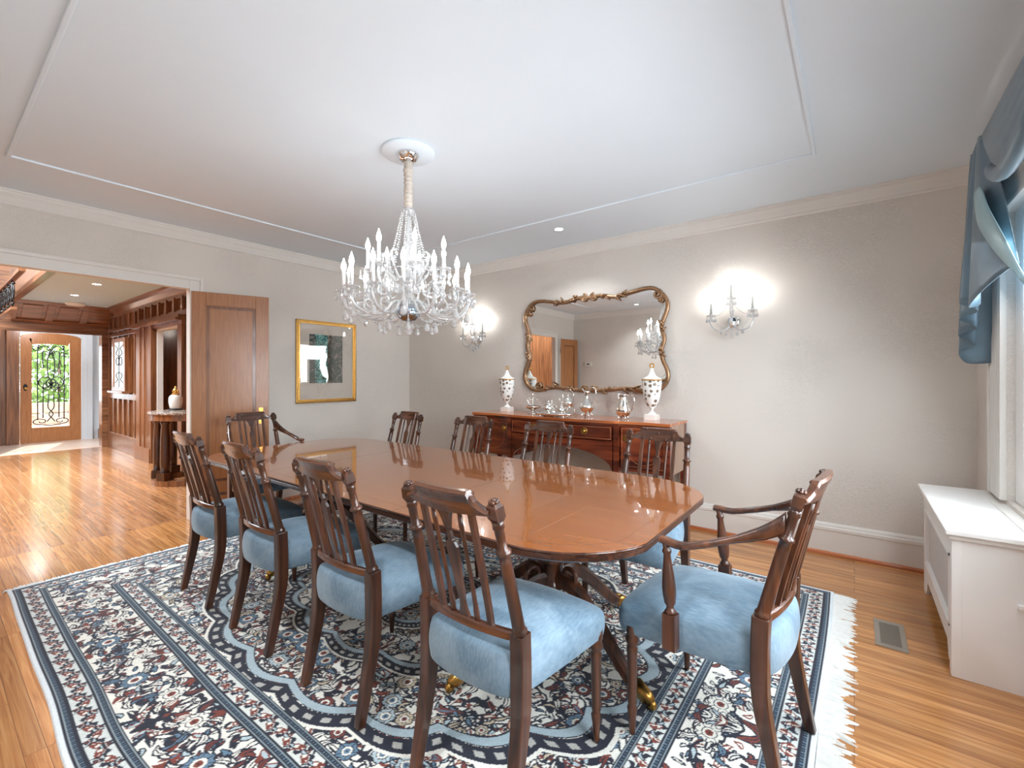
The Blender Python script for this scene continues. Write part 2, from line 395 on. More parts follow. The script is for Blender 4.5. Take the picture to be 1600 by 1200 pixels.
# thin raised rectangle on the ceiling
b = MB(); tx0, tx1, ty0, ty1 = -4.14, -.185, .335, 3.31; tw = .02
for (a, c_) in (((tx0, ty0), (tx1, ty0+tw)), ((tx0, ty1-tw), (tx1, ty1)), ((tx0, ty0+tw), (tx0+tw, ty1-tw)), ((tx1-tw, ty0+tw), (tx1, ty1-tw))):
    b.box((a[0], a[1], C-.012), (c_[0], c_[1], C+.001))
struct(b.build('trim_2', M['ceil'], bevel=.004), 'thin rectangular moulding on the ceiling')
# baseboards
bp = [(0, 0), (.02, 0), (.02, .175), (.026, .18), (.026, .2), (.018, .208), (.016, .22), (.008, .233), (0, .233)]
sh = [(.02, 0), (.042, 0), (.04, .012), (.032, .022), (.02, .024)]
def base(name, segs):
    b = MB()
    for sg in segs: rail(*sg, bp, 0, b, up=True)
    b.cm = 1
    for sg in segs: rail(*sg, sh, 0, b, up=True)
    struct(b.build(name, [M['trim'], M['sidetop']]))
base('baseboard_back', [(XA, YB, XR, YB, 0, -1)])
base('baseboard_left', [(XA, OY1+.14, XA, YB, 1, 0), (XA, YN, XA, OY0-.14, 1, 0)])
base('baseboard_front', [(XA, YN, XR, YN, 0, 1)])
base('baseboard_right', [(XR, YN, XR, YB, -1, 0)])
# casing of the hall opening
def casing(mb, y0, y1, z0, z1, x, s, w=.14, bottom=False):
    """flat frame with a raised outer bead around an opening in an x = const wall; s = +1/-1 outwards"""
    for (o_, wd, t) in ((0, w, .018), (w-.03, .0305, .032), (-.0008, .021, .026)):
        a0, a1 = o_, o_+wd
        xs = sorted((x, x+s*t))
        mb.box((xs[0], y0-a1, z0), (xs[1], y0-a0, z1+a1)).box((xs[0], y1+a0, z0), (xs[1], y1+a1, z1+a1)).box((xs[0], y0-a0, z1+a0), (xs[1], y1+a0, z1+a1))
        if bottom: mb.box((xs[0], y0-a1, z0-a1), (xs[1], y1+a1, z0-a0))
b = MB(); casing(b, OY0, OY1, 0, OZ, XA, 1, .112)
struct(b.build('trim_3', M['trim'], bevel=.003), 'painted casing around the hall opening')

# door leaves folded back against the wall
def door_leaf(name, hinge, ang, wd, sgn, label):
    e = thing(name, label, 'door', (hinge[0], hinge[1], 0), ang); e['kind'] = 'structure'
    H = 2.118; t = .044
    b = MB(); st = .115
    b.box((0, 0, .012), (st, t, H)).box((wd-st, 0, .012), (wd, t, H)).box((st, 0, H-.125), (wd-st, t, H)).box((st, 0, .012), (wd-st, t, .2)).box((st, 0, .36), (wd-st, t, .52-.04))
    b.build('stile_and_rail_frame', M['oak'], e, bevel=.003)
    for z0, z1 in ((.48, H-.125), (.2, .36)):
        p = MB()
        for k, (o_, dy) in enumerate(((0, .004), (.012, .010))):
            p.box((st+o_, dy, z0+o_), (st+o_+.014, t-dy, z1-o_)).box((wd-st-o_-.014, dy, z0+o_), (wd-st-o_, t-dy, z1-o_))
            p.box((st+o_, dy, z1-o_-.014), (wd-st-o_, t-dy, z1-o_)).box((st+o_, dy, z0+o_), (wd-st-o_, t-dy, z0+o_+.014))
        p.build('panel_moulding', M['hallwood'], e)
        MB().box((st+.02, .014, z0+.02), (wd-st-.02, t-.014, z1-.02)).build('panel', M['oak'], e)
    MB().box((-.0045, 0, .012), (0, t, H)).build('edge_strip', M['trim'], e)
    for z in (.25, 1.05, 1.87):
        MB().lathe([(.008, -.05), (.008, .05)], (-.006, t+.002, z), 10).box((-.004, t-.002, z-.045), (.03, t+.003, z+.045)).build('hinge', M['bronze'], e)
    h = MB(); h.box((wd-.09, -.006, .86), (wd-.05, 0, 1.02)); h.tube([(wd-.07, -.004, .965), (wd-.07, -.05, .965)], .010, 8)
    h.tube(smooth_path([(wd-.065, -.052, .965), (wd-.10, -.055, .975), (wd-.14, -.055, .962), (wd-.17, -.052, .968)], 4), .0085, 8)
    h.build('door_handle', M['brass'], e, bevel=.001)
    return e
door_leaf('door_1', (-4.868, 1.535), math.radians(72), .635, 1, 'oak door leaf folded open against the picture wall, right of the hall opening')
d2 = door_leaf('door_2', (-4.868, .19), math.radians(-84), .60, -1, 'oak door leaf folded open beside the hall opening, seen only in the mirror')

# window in the right wall with three sashes
b = MB()
y_edges = [WY0, WY0+.99, WY0+1.98, WY1]
casing(b, WY0, WY1, WZ0, WZ1, XR, -1, .25)
for k in range(9): 
    for (yy, s) in ((WY1, 1), (WY0, -1)):
        a = yy+s*(.035+.02*k); b.box((XR-.026, min(a, a+s*.010), WZ0), (XR, max(a, a+s*.010), WZ1+.02))
b.box((XR-.05, WY0-.15, WZ0-.055), (XR+.02, WY1+.15, WZ0-.02))
win = struct(b.build('window_1', M['trim'], bevel=.002), 'tall white framed window with moulded casing')
for k in range(3):
    y0, y1 = y_edges[k], y_edges[k+1]
    f = MB(); x0, x1 = XR+.03, XR+.08
    f.box((x0, y0, WZ0), (x1, y0+.11, WZ1)).box((x0, y1-.18, WZ0), (x1, y1, WZ1)).box((x0, y0+.11, WZ0), (x1, y1-.18, WZ0+.085)).box((x0, y0+.11, WZ1-.07), (x1, y1-.18, WZ1))
    f.box((x0, y0+.11, 1.77), (x1, y1-.18, 1.80)).box((x0-.01, y0+.11, WZ0+.085), (x0+.012, y0+.125, WZ1-.07)).box((x0-.01, y1-.195, WZ0+.085), (x0+.012, y1-.18, WZ1-.07))
    fr = f.build('window_sash', M['white'], win, bevel=.004)
    MB().box((x0+.02, y0+.11, WZ0+.085), (x0+.024, y1-.18, WZ1-.07)).build('pane', M['glass'], fr)

# ---------------------------------------------------------------- rug
def make_rug():
    x0, x1, y0, y1, st = -4.15, -.10, .325, 3.385, .004
    Lx, Ly = x1-x0, y1-y0; nx, ny = int(round(Lx/st)), int(round(Ly/st))
    rng = np.random.RandomState(3)
    hx, hy = nx//2+1, ny//2+1
    gx = (np.arange(hx)+.5)*st; gy = (np.arange(hy)+.5)*st      # quadrant coords from the corner
    Xq, Yq = np.meshgrid(gx, gy)
    E = np.minimum(Xq, Yq)
    cream = np.array([.82, .80, .73]); navy = np.array([.018, .021, .036]); red = np.array([.20, .045, .03])
    blue = np.array([.13, .22, .31]); pale = np.array([.46, .56, .60]); sand = np.array([.60, .50, .36]); white = np.array([.74, .80, .84])
    img = np.empty((hy, hx, 3)); img[:] = cream
    cx, cy = Lx/2, Ly/2
    ht = lambda v, a, b_: (v >= a) & (v < b_)
    z_n1 = ht(E, .15, .24) if False else ht(E, .055, .125)
    img[ht(E, .055, .125)] = pale*.5+cream*.5
    img[ht(E, .455, .52)] = pale*.35+cream*.65
    # field ground gets sandier toward the middle
    # medallion and spandrel outlines
    u = (cx-Xq); v = (cy-Yq)
    ang = np.arctan2(v/.95, u/1.45); rad = np.hypot(v/.95, u/1.45)
    def star(r0, amp, n): return rad-(r0+amp*np.abs(np.sin(n*ang)))
    def window(px, py, r):
        i0 = max(0, int((py-r)/st)); i1 = min(hy, int((py+r)/st)+2); j0 = max(0, int((px-r)/st)); j1 = min(hx, int((px+r)/st)+2)
        return i0, i1, j0, j1
    def paint(px, py, r, fn):
        i0, i1, j0, j1 = window(px, py, r)
        if i1 <= i0 or j1 <= j0: return
        fn(img[i0:i1, j0:j1], Xq[i0:i1, j0:j1]-px, Yq[i0:i1, j0:j1]-py)
    def leaf(px, py, L, Wd, th, fill, out=navy, curv=0.0, vein=True):
        def fn(im, dx, dy):
            a = dx*math.cos(th)+dy*math.sin(th); c_ = -dx*math.sin(th)+dy*math.cos(th)-curv*(a*a)/L
            t = np.clip(a/L, -1, 1); w = Wd*(1-t*t)*(1-.35*t); ins = (np.abs(a) < L)
            o_ = ins & (np.abs(c_) < w+.0042); i_ = ins & (np.abs(c_) < w-.0025)
            im[o_] = out; im[i_] = fill
            if vein and Wd > .011: im[i_ & (np.abs(c_) < .0022)] = out
        paint(px, py, L*1.2+.02, fn)
    def curl(px, py, R, a0, turn, wd=.005, c_=navy):
        """spiral stroke"""
        n = int(40+R*300); 
        for k in range(n):
            t = k/n; r = R*(1-t*.82); a = a0+turn*t*1.5*PI
            qx = px+r*math.cos(a); qy = py+r*math.sin(a); w2 = wd*(1-.4*t)
            def fn(im, dx, dy): im[(dx*dx+dy*dy) < w2*w2] = c_
            paint(qx, qy, w2, fn)
    def rosette(px, py, r, n, f1, f2, ph=0.0):
        def fn(im, dx, dy):
            rr = np.hypot(dx, dy); aa = np.arctan2(dy, dx)+ph
            e = r*(.78+.22*np.abs(np.cos(n*aa/2)))
            im[rr < e+.004] = navy; im[rr < e-.001] = f1; im[(rr < e-.001) & (np.abs(np.sin(n*aa/2)) < .12)] = navy
            im[rr < r*.5+.003] = navy; im[rr < r*.5] = cream; im[rr < r*.3] = f2; im[rr < r*.1] = navy
        paint(px, py, r*1.1+.01, fn)
    fills = [cream, cream, cream, blue, pale, pale, red, navy, sand]
    def scatter(n, region, smin, smax, fl=fills, flow=None):
        k = 0; tries = 0
        while k < n and tries < n*12:
            tries += 1
            px, py = rng.uniform(0, Lx/2), rng.uniform(0, Ly/2)
            if not region(px, py): continue
            L = rng.uniform(smin, smax); th = rng.uniform(0, 2*PI) if flow is None else flow(px, py)+rng.normal(0, .5)
            leaf(px, py, L, L*rng.uniform(.18, .36), th, fl[rng.randint(len(fl))], curv=rng.uniform(-.7, .7), out=navy if rng.rand() < .85 else red); k += 1
    e_ = lambda px, py: min(px, py)
    # field
    field = lambda px, py: e_(px, py) > .55
    for i in range(300):
        px, py = rng.uniform(.55, Lx/2), rng.uniform(.55, Ly/2)
        curl(px, py, rng.uniform(.025, .075), rng.uniform(0, 6.28), rng.choice([-1, 1]), rng.uniform(.004, .0068), navy if rng.rand() < .8 else red)
    scatter(1250, field, .014, .044, [cream, cream, cream, cream, pale, blue, red, navy, navy, sand, sand])
    for i in range(70):
        px, py = rng.uniform(.57, Lx/2), rng.uniform(.57, Ly/2)
        rosette(px, py, rng.uniform(.025, .05), rng.choice([5, 6, 8]), [pale, blue, sand, red][rng.randint(4)], [red, blue][rng.randint(2)], rng.uniform(0, 3))
    # main border
    mb_ = lambda px, py: .165 < e_(px, py) < .415
    def vine(c0, amp, per, lo, hi, wd, colr):
        for horiz in (True, False):
            Lh = Lx/2 if horiz else Ly/2
            s_ = lo
            while s_ < Lh:
                w_ = c0+amp*math.sin(2*PI*(s_-c0)/per)
                px, py = (s_, w_) if horiz else (w_, s_)
                if e_(px, py) >= lo-.001:
                    def fn(im, dx, dy): im[(dx*dx+dy*dy) < wd*wd] = colr
                    paint(px, py, wd, fn)
                s_ += .0025
    scatter(680, mb_, .014, .042, [cream, cream, cream, pale, blue, red, navy, red])
    vine(.29, .07, .46, .165, .415, .005, navy)
    for horiz in (True, False):
        Lh = Lx/2 if horiz else Ly/2; s_ = .29; k = 0
        while s_ < Lh+.1:
            w_ = .29+(.035 if k % 2 else -.035)
            px, py = (s_, w_) if horiz else (w_, s_)
            rosette(px, py, .05, 8, [blue, cream][k % 2], red)
            for q in range(4):
                a = q*PI/2+PI/4; leaf(px+.085*math.cos(a), py+.085*math.sin(a), .034, .012, a+.5, [red, cream, blue, cream][q], curv=.6)
            s_ += .23; k += 1
    # narrow borders: running S leaves
    for (lo, hi) in ((.055, .125), (.455, .52)):
        c0 = (lo+hi)/2
        for horiz in (True, False):
            Lh = Lx/2 if horiz else Ly/2; s_ = c0; k = 0
            while s_ < Lh+.02:
                for (ds, dw, th, L, f_, o_) in ((0, 0, .9, .032, cream, red), (.022, .006, .5, .022, pale, navy), (-.014, -.012, 1.2, .014, red, red), (.034, -.012, -.6, .016, navy, navy), (.010, .024, -.2, .012, red, navy)):
                    sg = 1 if k % 2 else -1
                    a_, w_ = s_+ds, c0+dw*sg
                    t_ = th*sg
                    px, py = (a_, w_) if horiz else (w_, a_)
                    if not horiz: t_ = PI/2-t_
                    if e_(px, py) > lo: leaf(px, py, L, L*.3, t_, f_, out=o_, curv=.7*sg, vein=False)
                s_ += .062; k += 1
    # medallion edge bands
    for (r0, amp, n, wd) in ((.985, .05, 11, 1), (.62, .05, 8, .75), (.30, .05, 4, .7)):
        s_ = star(r0, amp, n); fz = E > .54
        img[(np.abs(s_) < .030*wd) & fz] = navy
        img[(np.abs(s_) < .012*wd) & fz & (np.sin(ang*110) > .1)] = cream*.55+navy*.45
        img[(s_ < -.032*wd) & (s_ > -.075*wd) & fz] = navy
        img[(s_ < -.036*wd) & (s_ > -.069*wd) & fz] = blue*.2+pale*.8
        img[(s_ > .030*wd) & (s_ < .044*wd) & fz] = cream
    # bands between the borders
    def band(a, b_):
        img[ht(E, a, b_)] = navy
        m_ = (a+b_)/2; w3 = (b_-a)
        img[ht(E, a+w3*.18, a+w3*.26)] = pale*.6; img[ht(E, b_-w3*.26, b_-w3*.18)] = pale*.6
        rr = ht(E, m_-w3*.16, m_+w3*.16); S = np.where(Xq < Yq, Yq, Xq)
        img[rr & (np.sin(S*2*PI/.014) > .2)] = blue*.75
    band(.022, .055); band(.125, .162); band(.418, .455); band(.52, .552)
    img[E < .022] = white
    # soften a little and slight pile variation
    img = np.clip(img*(1+rng.normal(0, .06, img.shape[:2])[..., None]), 0, 1)
    fx = np.concatenate([np.arange(nx-nx//2), np.arange(nx//2)[::-1]]); fy = np.concatenate([np.arange(ny-ny//2), np.arange(ny//2)[::-1]])
    full = img[np.ix_(fy, fx)]
    # grid with a gently wavy outline and a soft pile height
    px = x0+np.linspace(0, Lx, nx); py = y0+np.linspace(0, Ly, ny); PX, PY = np.meshgrid(px, py)
    wob = .012*np.sin(PX*2.3+.7)+.008*np.sin(PX*5.1); edge = np.clip(1-(PY-y0)/.6, 0, 1)
    PYw = PY-wob*edge+.004*np.sin(PX*7)*edge; PXw = PX+.008*np.sin(PY*3+1)*np.clip(1-(PX-x0)/.5, 0, 1)+.008*np.sin(PY*2.7)*np.clip(1-(x1-PX)/.5, 0, 1)
    PZ = .0112+.0010*np.sin(PX*3)*np.sin(PY*2.4)+0*PX
    PZ[0, :] = PZ[-1, :] = .001; PZ[:, 0] = PZ[:, -1] = .001
    nv = nx*ny
    co = np.stack([PXw.ravel(), PYw.ravel(), PZ.ravel()], 1).astype(np.float32)
    i = np.arange(ny-1)[:, None]*nx+np.arange(nx-1)[None, :]
    q = np.stack([i, i+1, i+nx+1, i+nx], -1).reshape(-1, 4).astype(np.int32)
    me = bpy.data.meshes.new('pile'); me.vertices.add(nv); me.vertices.foreach_set('co', co.ravel())
    me.loops.add(q.size); me.loops.foreach_set('vertex_index', q.ravel())
    me.polygons.add(len(q)); me.polygons.foreach_set('loop_start', np.arange(0, q.size, 4, dtype=np.int32))
    me.update(calc_edges=True)
    at = me.color_attributes.new('woven', 'FLOAT_COLOR', 'POINT')
    rgba = np.ones((nv, 4), np.float32); rgba[:, :3] = full.reshape(-1, 3); at.data.foreach_set('color', rgba.ravel())
    m, nt, bb = nodes('woven_wool')
    a = N(nt, 'ShaderNodeVertexColor'); a.layer_name = 'woven'
    tc = N(nt, 'ShaderNodeTexCoord'); n = N(nt, 'ShaderNodeTexNoise'); n.inputs['Scale'].default_value = 260
    nt.links.new(tc.outputs['Object'], n.inputs['Vector'])
    mr = N(nt, 'ShaderNodeMapRange'); mr.inputs['To Min'].default_value = .85; mr.inputs['To Max'].default_value = 1.12; nt.links.new(n.outputs[0], mr.inputs[0])
    mx = N(nt, 'ShaderNodeMix', data_type='RGBA', blend_type='MULTIPLY'); mx.inputs[0].default_value = 1
    nt.links.new(a.outputs[0], mx.inputs[6]); nt.links.new(mr.outputs[0], mx.inputs[7]); nt.links.new(mx.outputs[2], bb.inputs['Base Color'])
    bb.inputs['Roughness'].default_value = .9; bb.inputs['Sheen Weight'].default_value = .2; bb.inputs['Specular IOR Level'].default_value = .15
    bump(nt, bb, n.outputs[0], .5, .003)
    me.materials.append(m)
    root = thing('rug', 'large patterned oriental rug in navy, cream and rust under the dining table', 'rug', (0, 0, 0))
    o = bpy.data.objects.new('pile', me); col.objects.link(o); o.parent = root
    # fringes
    mf = plain('rug_fringe', srgb(226, 226, 222), .9, noise=.05, nscale=60)
    for side, xx, sg, ln in (('r', x1, 1, .11), ('l', x0, -1, .055)):
        f = MB(); y = y0+.01
        while y < y1-.01:
            L = ln*random.uniform(.6, 1.12); dy = random.uniform(-.03, .03); w = random.uniform(.006, .012)
            xe = xx-sg*.006; z0_ = .009
            pts = [(xe, y, z0_), (xe+sg*L*.35, y+dy*.2, .010+random.uniform(0, .003)), (xe+sg*L*.75, y+dy*.7, .007+random.uniform(0, .004)), (xe+sg*L, y+dy, .003)]
            vs = []; 
            for kk, p in enumerate(pts):
                ww = w*(1, 1.1, .9, .25)[kk]; vs += [(p[0], p[1]-ww, .0006), (p[0], p[1], p[2]), (p[0], p[1]+ww, .0006)]
            fs = []
            for kk in range(3):
                for c_ in range(2): fs.append((kk*3+c_, kk*3+c_+1, kk*3+c_+4, kk*3+c_+3))
            f.add(vs, fs, False); y += random.uniform(.006, .012)
        fo = f.build('fringe', mf, root); fo['kind'] = 'stuff'; fo['label'] = 'long white fringe' if side == 'r' else 'short white fringe'
    return root
make_rug()

# ---------------------------------------------------------------- chairs
def sq(w, h, c=.18):
    """section of a softened square"""
    return [(-w+c*w, -h), (w-c*w, -h), (w, -h+c*h), (w, h-c*h), (w-c*w, h), (-w+c*w, h), (-w, h-c*h), (-w, -h+c*h)]
def make_chair(arm=False):
    e = thing('dining_armchair' if arm else 'dining_chair', '', 'chair')
    wr = .207 if arm else .193      # half width at the back
    wf = .272 if arm else .248      # half width at the front
    cw, cx_ = M['chairwood'], M['chairwood_x']
    def backy(z): return -.203-.110*max(0, (z-.56)/.43)**1.1    # rake
    def px_(z): return wr*(1-.085*max(0, (z-.56)/.43))
    def bow(x): return -.024*(1-min(1, abs(x)/wr)**2)
    for s in (-1, 1):
        b = MB()
        pts = smooth_path([(s*wr*1.01, -.262, 0), (s*wr, -.232, .14), (s*wr, -.203, .30), (s*wr, -.199, .44), (s*wr, -.203, .565)], 5)
        b.tube(pts, [lerp(.0155, .0235, min(1, i/12)) for i in range(len(pts))], sec=sq(1, 1.05, .15), up=(0, 1, 0), smooth=False)
        b.v = [(x, y, max(0, z)) for x, y, z in b.v]; b.build('rear_leg', cw, e, bevel=.002)
        # turned upright with ring, neck and capital
        b = MB(); axis = Vector((s*(px_(.93)-wr), backy(.93)-backy(.56), .37)); L = axis.length; R = axis.to_track_quat('Z', 'Y').to_matrix()
        b.lathe([(.021, -.004), (.021, .006), (.024, .010), (.024, .016), (.020, .022), (.0195, .03), (.0175, L*.60), (.0165, L*.68), (.0225, L*.686), (.0235, L*.70), (.019, L*.715), (.0135, L*.73), (.0145, L*.88), (.0185, L*.90), (.016, L*.92), (.018, L*.945)],
                (s*wr, backy(.56), .56), 14, R)
        c0 = Vector((s*wr, backy(.56), .56))+axis*.945
        for (h0, h1, w0, w1) in ((0, .012, .015, .0205), (.012, .044, .0205, .0195), (.044, .054, .0195, .012)):
            vs = []
            for hh, ww in ((h0, w0), (h1, w1)):
                for (a, c_) in ((-1, -1), (1, -1), (1, 1), (-1, 1)): vs.append(c0+R@Vector((a*ww, c_*ww*.8, hh)))
            b.add(vs, [(3, 2, 1, 0), (4, 5, 6, 7), (0, 1, 5, 4), (1, 2, 6, 5), (2, 3, 7, 6), (3, 0, 4, 7)])
        for q in range(6):
            a = q*PI/3; cc = c0+R@Vector((.010*math.cos(a), .010*math.sin(a), .058)); b.ico(cc, .0075, 1)
        b.ico(c0+R@Vector((0, 0, .062)), .008, 1)
        b.build('back_post', cw, e)
        # front leg: reeded taper with collars
        b = MB()
        b.lathe([(.0, 0), (.009, 0), (.0105, .012), (.014, .065), (.0185, .095), (.016, .102), (.013, .108), (.0165, .115), (.0155, .122), (.0185, .30), (.0205, .318), (.016, .325), (.0205, .332), (.024, .342), (.0235, .352), (.018, .36), (.022, .372), (.022, .40)],
                (s*(wf-.022), .215, 0), 16, flute=.035)
        b.build('front_leg', cw, e)
    # crest rail with raised centre tablet, bowed backwards in plan
    prof = []
    def ztop(ax):
        if ax < .114: return .990
        if ax < .128: return .990-.024*((ax-.114)/.014)**.7
        return .966-.024*min(1, (ax-.128)/.04)**.6
    def zbot(ax): return .912+.012*min(1, ax/.18)
    wt = px_(.95)-.010
    xs = [i/60*wt*2-wt for i in range(61)]
    vs = []; fs = []
    for x in xs:
        ax = abs(x)*(.18/wt); zt, zb = ztop(ax), zbot(ax)
        for (z, t) in ((zb, -.010), (zb, .008), ((zb+zt)/2, .009), (zt-.006, .011), (zt, .009), (zt, -.010), (zt-.010, -.017), ((zb+zt)/2, -.012)):
            vs.append((x, backy(z)+bow(x)+t, z))
    n = 8
    for i in range(len(xs)-1):
        for k in range(n): fs.append((i*n+k, i*n+(k+1) % n, (i+1)*n+(k+1) % n, (i+1)*n+k))
    fs += [tuple(range(n)), tuple(range(len(xs)*n-1, len(xs)*n-1-n, -1))]
    b = MB().add(vs, fs, False)
    b.ico((0, backy(.955)+bow(0)+.012, .958), .009, 1, (1, .5, 1))
    # front moulding of the tablet
    for s in (-1, 1): b.box((s*.100-.009, backy(.95)+bow(.112)-.002, .918), (s*.100+.009, backy(.95)+bow(.112)+.013, .985), rotm(.3))
    b.tube([(x, backy(.982)+bow(x)+.0115, .982) for x in (-.112, -.05, 0, .05, .112)], .005, 6)
    b.build('crest_rail', cx_, e)
    # lower back rail
    b = MB(); xs = [(-1+i/10)*(wr-.018) for i in range(21)]
    b.tube([(x, backy(.56)+bow(x)-.002, .556) for x in xs], 1, sec=[(-.012, -.013), (.012, -.013), (.012, .009), (.006, .013), (-.006, .013), (-.012, .009)], up=(0, 0, 1), smooth=False)
    b.build('lower_back_rail', cx_, e, bevel=.0015)
    def bary(x, z): return backy(z)+bow(x)
    # flat outer bars
    for s in (-1, 1):
        b = MB(); xt, xb = s*.100, s*.100
        b.tube([(lerp(xb, xt, t), bary(xb, lerp(.566, .925, t)), lerp(.566, .925, t)) for t in [i/8 for i in range(9)]], 1, sec=[(-.0095, -.0075), (.0095, -.0075), (.0095, .0075), (-.0095, .0075)], up=(0, 1, 0), smooth=False)
        b.build('flat_bar', cw, e, bevel=.001)
        # round spindle with ring and tracery arch at the top
        b = MB(); xt, xb = s*.055, s*.05
        pp = [(lerp(xb, xt, t), bary(xb, lerp(.566, .905, t)), lerp(.566, .905, t)) for t in [i/12 for i in range(13)]]
        b.tube(pp, [.009, .0095, .0075, .0072, .007, .007, .0068, .0066, .0066, .0064, .0064, .008, .0064], 10)
        arch = [(xt, bary(xt, .90)+.002, .90), (xt*.98, bary(xt, .922), .918), (xt*.8, bary(.04, .93), .928), (xt*.55, bary(.03, .93), .92), (xt*.3, bary(.015, .90), .895), (xt*.14, bary(0, .87), .862)]
        b.tube(smooth_path(arch, 4), .0065, 8)
        b.ico((xt*.85, bary(xt, .925)+.008, .924), .0085, 1)
        b.build('spindle', cw, e)
    # centre splat
    b = MB()
    outline = [(.021, .566), (.019, .572), (.011, .60), (.0085, .62), (.012, .63), (.0215, .79), (.022, .80), (.015, .815), (.008, .822), (.010, .832), (.007, .85), (.011, .875), (.017, .905), (.021, .925)]
    vs = []; fs = []
    for (w, z) in outline:
        for (sx, t) in ((-1, -.006), (1, -.006), (1, .006), (-1, .006)): vs.append((sx*w, bary(0, z)+t, z))
    for i in range(len(outline)-1):
        for k in range(4): fs.append((i*4+k, i*4+(k+1) % 4, i*4+4+(k+1) % 4, i*4+4+k))
    fs += [(3, 2, 1, 0), tuple(len(outline)*4-4+k for k in range(4))]
    b.add(vs, fs); b.ico((0, bary(0, .818)+.004, .818), .0105, 1)
    b.build('centre_splat', cw, e, bevel=.0012)
    # upholstered seat: rounded box with domed crown
    nxs, nys = 16, 14; vs = []; fs = []
    yb, yf = -.222, .27; zb = .368
    def halfw(t): return lerp(wr-.012, wf, t**.8)
    def pos(u, v_, w):
        x = u*halfw((v_+1)/2); y = lerp(yb, yf, (v_+1)/2)
        y += (-.024*(1-u*u) if v_ < 0 else .022*(1-u*u))*abs(v_)
        return x, y
    bm = bmesh.new(); bmesh.ops.create_cube(bm, size=2); bmesh.ops.subdivide_edges(bm, edges=bm.edges[:], cuts=11, use_grid_fill=True)
    for v_ in bm.verts:
        p = v_.co.copy(); u_, w_, h_ = p
        # round corners in plan and top edge
        k = max(0, abs(u_)-.80)/.20; l = max(0, abs(w_)-.80)/.20
        cu = math.copysign(abs(u_)-.045*k*l, u_); cv = math.copysign(abs(w_)-.05*k*l, w_)
        x, y = pos(cu, cv, 0)
        t = (h_+1)/2
        side = max(abs(u_), abs(w_))
        puff = math.sin(PI*min(1, t*1.05))*.008
        dirn = Vector((x, y-.02, 0)).normalized()
        if side > .98: x += dirn.x*puff; y += dirn.y*puff
        edge = lerp(.505, .458, (w_+1)/2)
        zt = edge+.052*(1-abs(u_)**2.4)*(1-abs(w_)**2.6)
        if t > .85:
            q = (t-.85)/.15; 
            if side > .9: x *= 1-.022*q*q*(side-.9)*10; y = .02+(y-.02)*(1-.022*q*q*(side-.9)*10)
        z = lerp(zb+(.012*(1-u_*u_) if w_ > .98 else 0), zt, t if t < 1 else 1)
        v_.co = (x, y, z)
    me = bpy.data.meshes.new('seat_cushion'); bm.to_mesh(me); bm.free()
    for p in me.polygons: p.use_smooth = True
    me.materials.append(M['velvet'])
    so = bpy.data.objects.new('seat_cushion', me); col.objects.link(so); so.parent = e
    md = so.modifiers.new('b', 'SUBSURF'); md.levels = 1; md.render_levels = 2
    if arm:
        for s in (-1, 1):
            pth = [(s*(px_(.87)+.004), backy(.865)+.012, .865), (s*(wr+.010), backy(.8)+.055, .826), (s*(wr+.035), -.12, .790), (s*(wr+.058), -.03, .757), (s*(wr+.062), .03, .742), (s*(wr+.054), .085, .745), (s*(wr+.052), .100, .745)]
            sp = smooth_path(pth, 6); m_ = len(sp)
            b = MB()
            vs = []; fs = []
            for i, p in enumerate(sp):
                t = i/(m_-1); hh = lerp(.034, .0115, min(1, t*3.2)); ww = lerp(.012, .0165, min(1, t*2))
                if t > .95: ww *= 1.15
                for (a, c_) in ((-.7, -1), (.7, -1), (1, -.5), (1, .4), (.6, 1), (-.6, 1), (-1, .4), (-1, -.5)): vs.append((p.x+a*ww, p.y+(-.004 if False else 0), p.z+c_*hh))
            for i in range(m_-1):
                for k in range(8): fs.append((i*8+k, i*8+(k+1) % 8, i*8+8+(k+1) % 8, i*8+8+k))
            fs += [tuple(range(8)), tuple(range(m_*8-1, m_*8-9, -1))]
            b.add(vs, fs, True); b.build('arm', cx_, e)
            b = MB(); ax, ay = s*(wf+.0), .06
            b.box((ax-.019, ay-.022, .385), (ax+.019, ay+.022, .505))
            xt, yt = s*(wr+.054), .08
            A = Vector((xt-ax, yt-ay, .232)); R = A.to_track_quat('Z', 'Y').to_matrix(); L = A.length
            b.lathe([(.0185, 0), (.020, .008), (.013, .016), (.012, .024), (.018, .034), (.0215, .062), (.0225, .085), (.019, .125), (.014, .165), (.0115, .195), (.0150, .202), (.0150, .21), (.011, .216), (.015, L)], (ax, ay, .505), 14, R, flute=.04)
            b.build('arm_support', cw, e)
    return e
chair_specs = [   # x, y, rz, label
    (-.965, 1.262, .0, 'blue velvet side chair on the near side of the table, closest to the camera'),
    (-1.665, 1.262, .0, 'blue velvet side chair on the near side, second back from the camera'),
    (-2.388, 1.262, .0, 'blue velvet side chair on the near side, third back from the camera'),
    (-3.105, 1.262, .0, 'blue velvet side chair on the near side, farthest back, nearest the hall opening'),
    (-.965, 2.458, PI, 'side chair on the far side facing the camera, before the right door of the sideboard'),
    (-1.745, 2.438, PI, 'side chair on the far side facing the camera, before the arched middle of the sideboard'),
    (-2.46, 2.435, PI, 'side chair on the far side facing the camera, before the left door of the sideboard'),
    (-3.27, 2.43, PI, 'side chair on the far side facing the camera, in front of the room corner'),
]
c0 = make_chair(False)
for i, (x, y, rz, lab) in enumerate(chair_specs):
    o = c0 if i == 0 else copy_tree(c0)
    o.location = (x, y, .0135); o.rotation_euler = (0, 0, rz); o['label'] = lab; o['group'] = 'side chairs along the dining table'
chair_a = make_chair(True)
chair_a.location = (-.41, 1.815, .0135); chair_a.rotation_euler = (0, 0, math.radians(84))
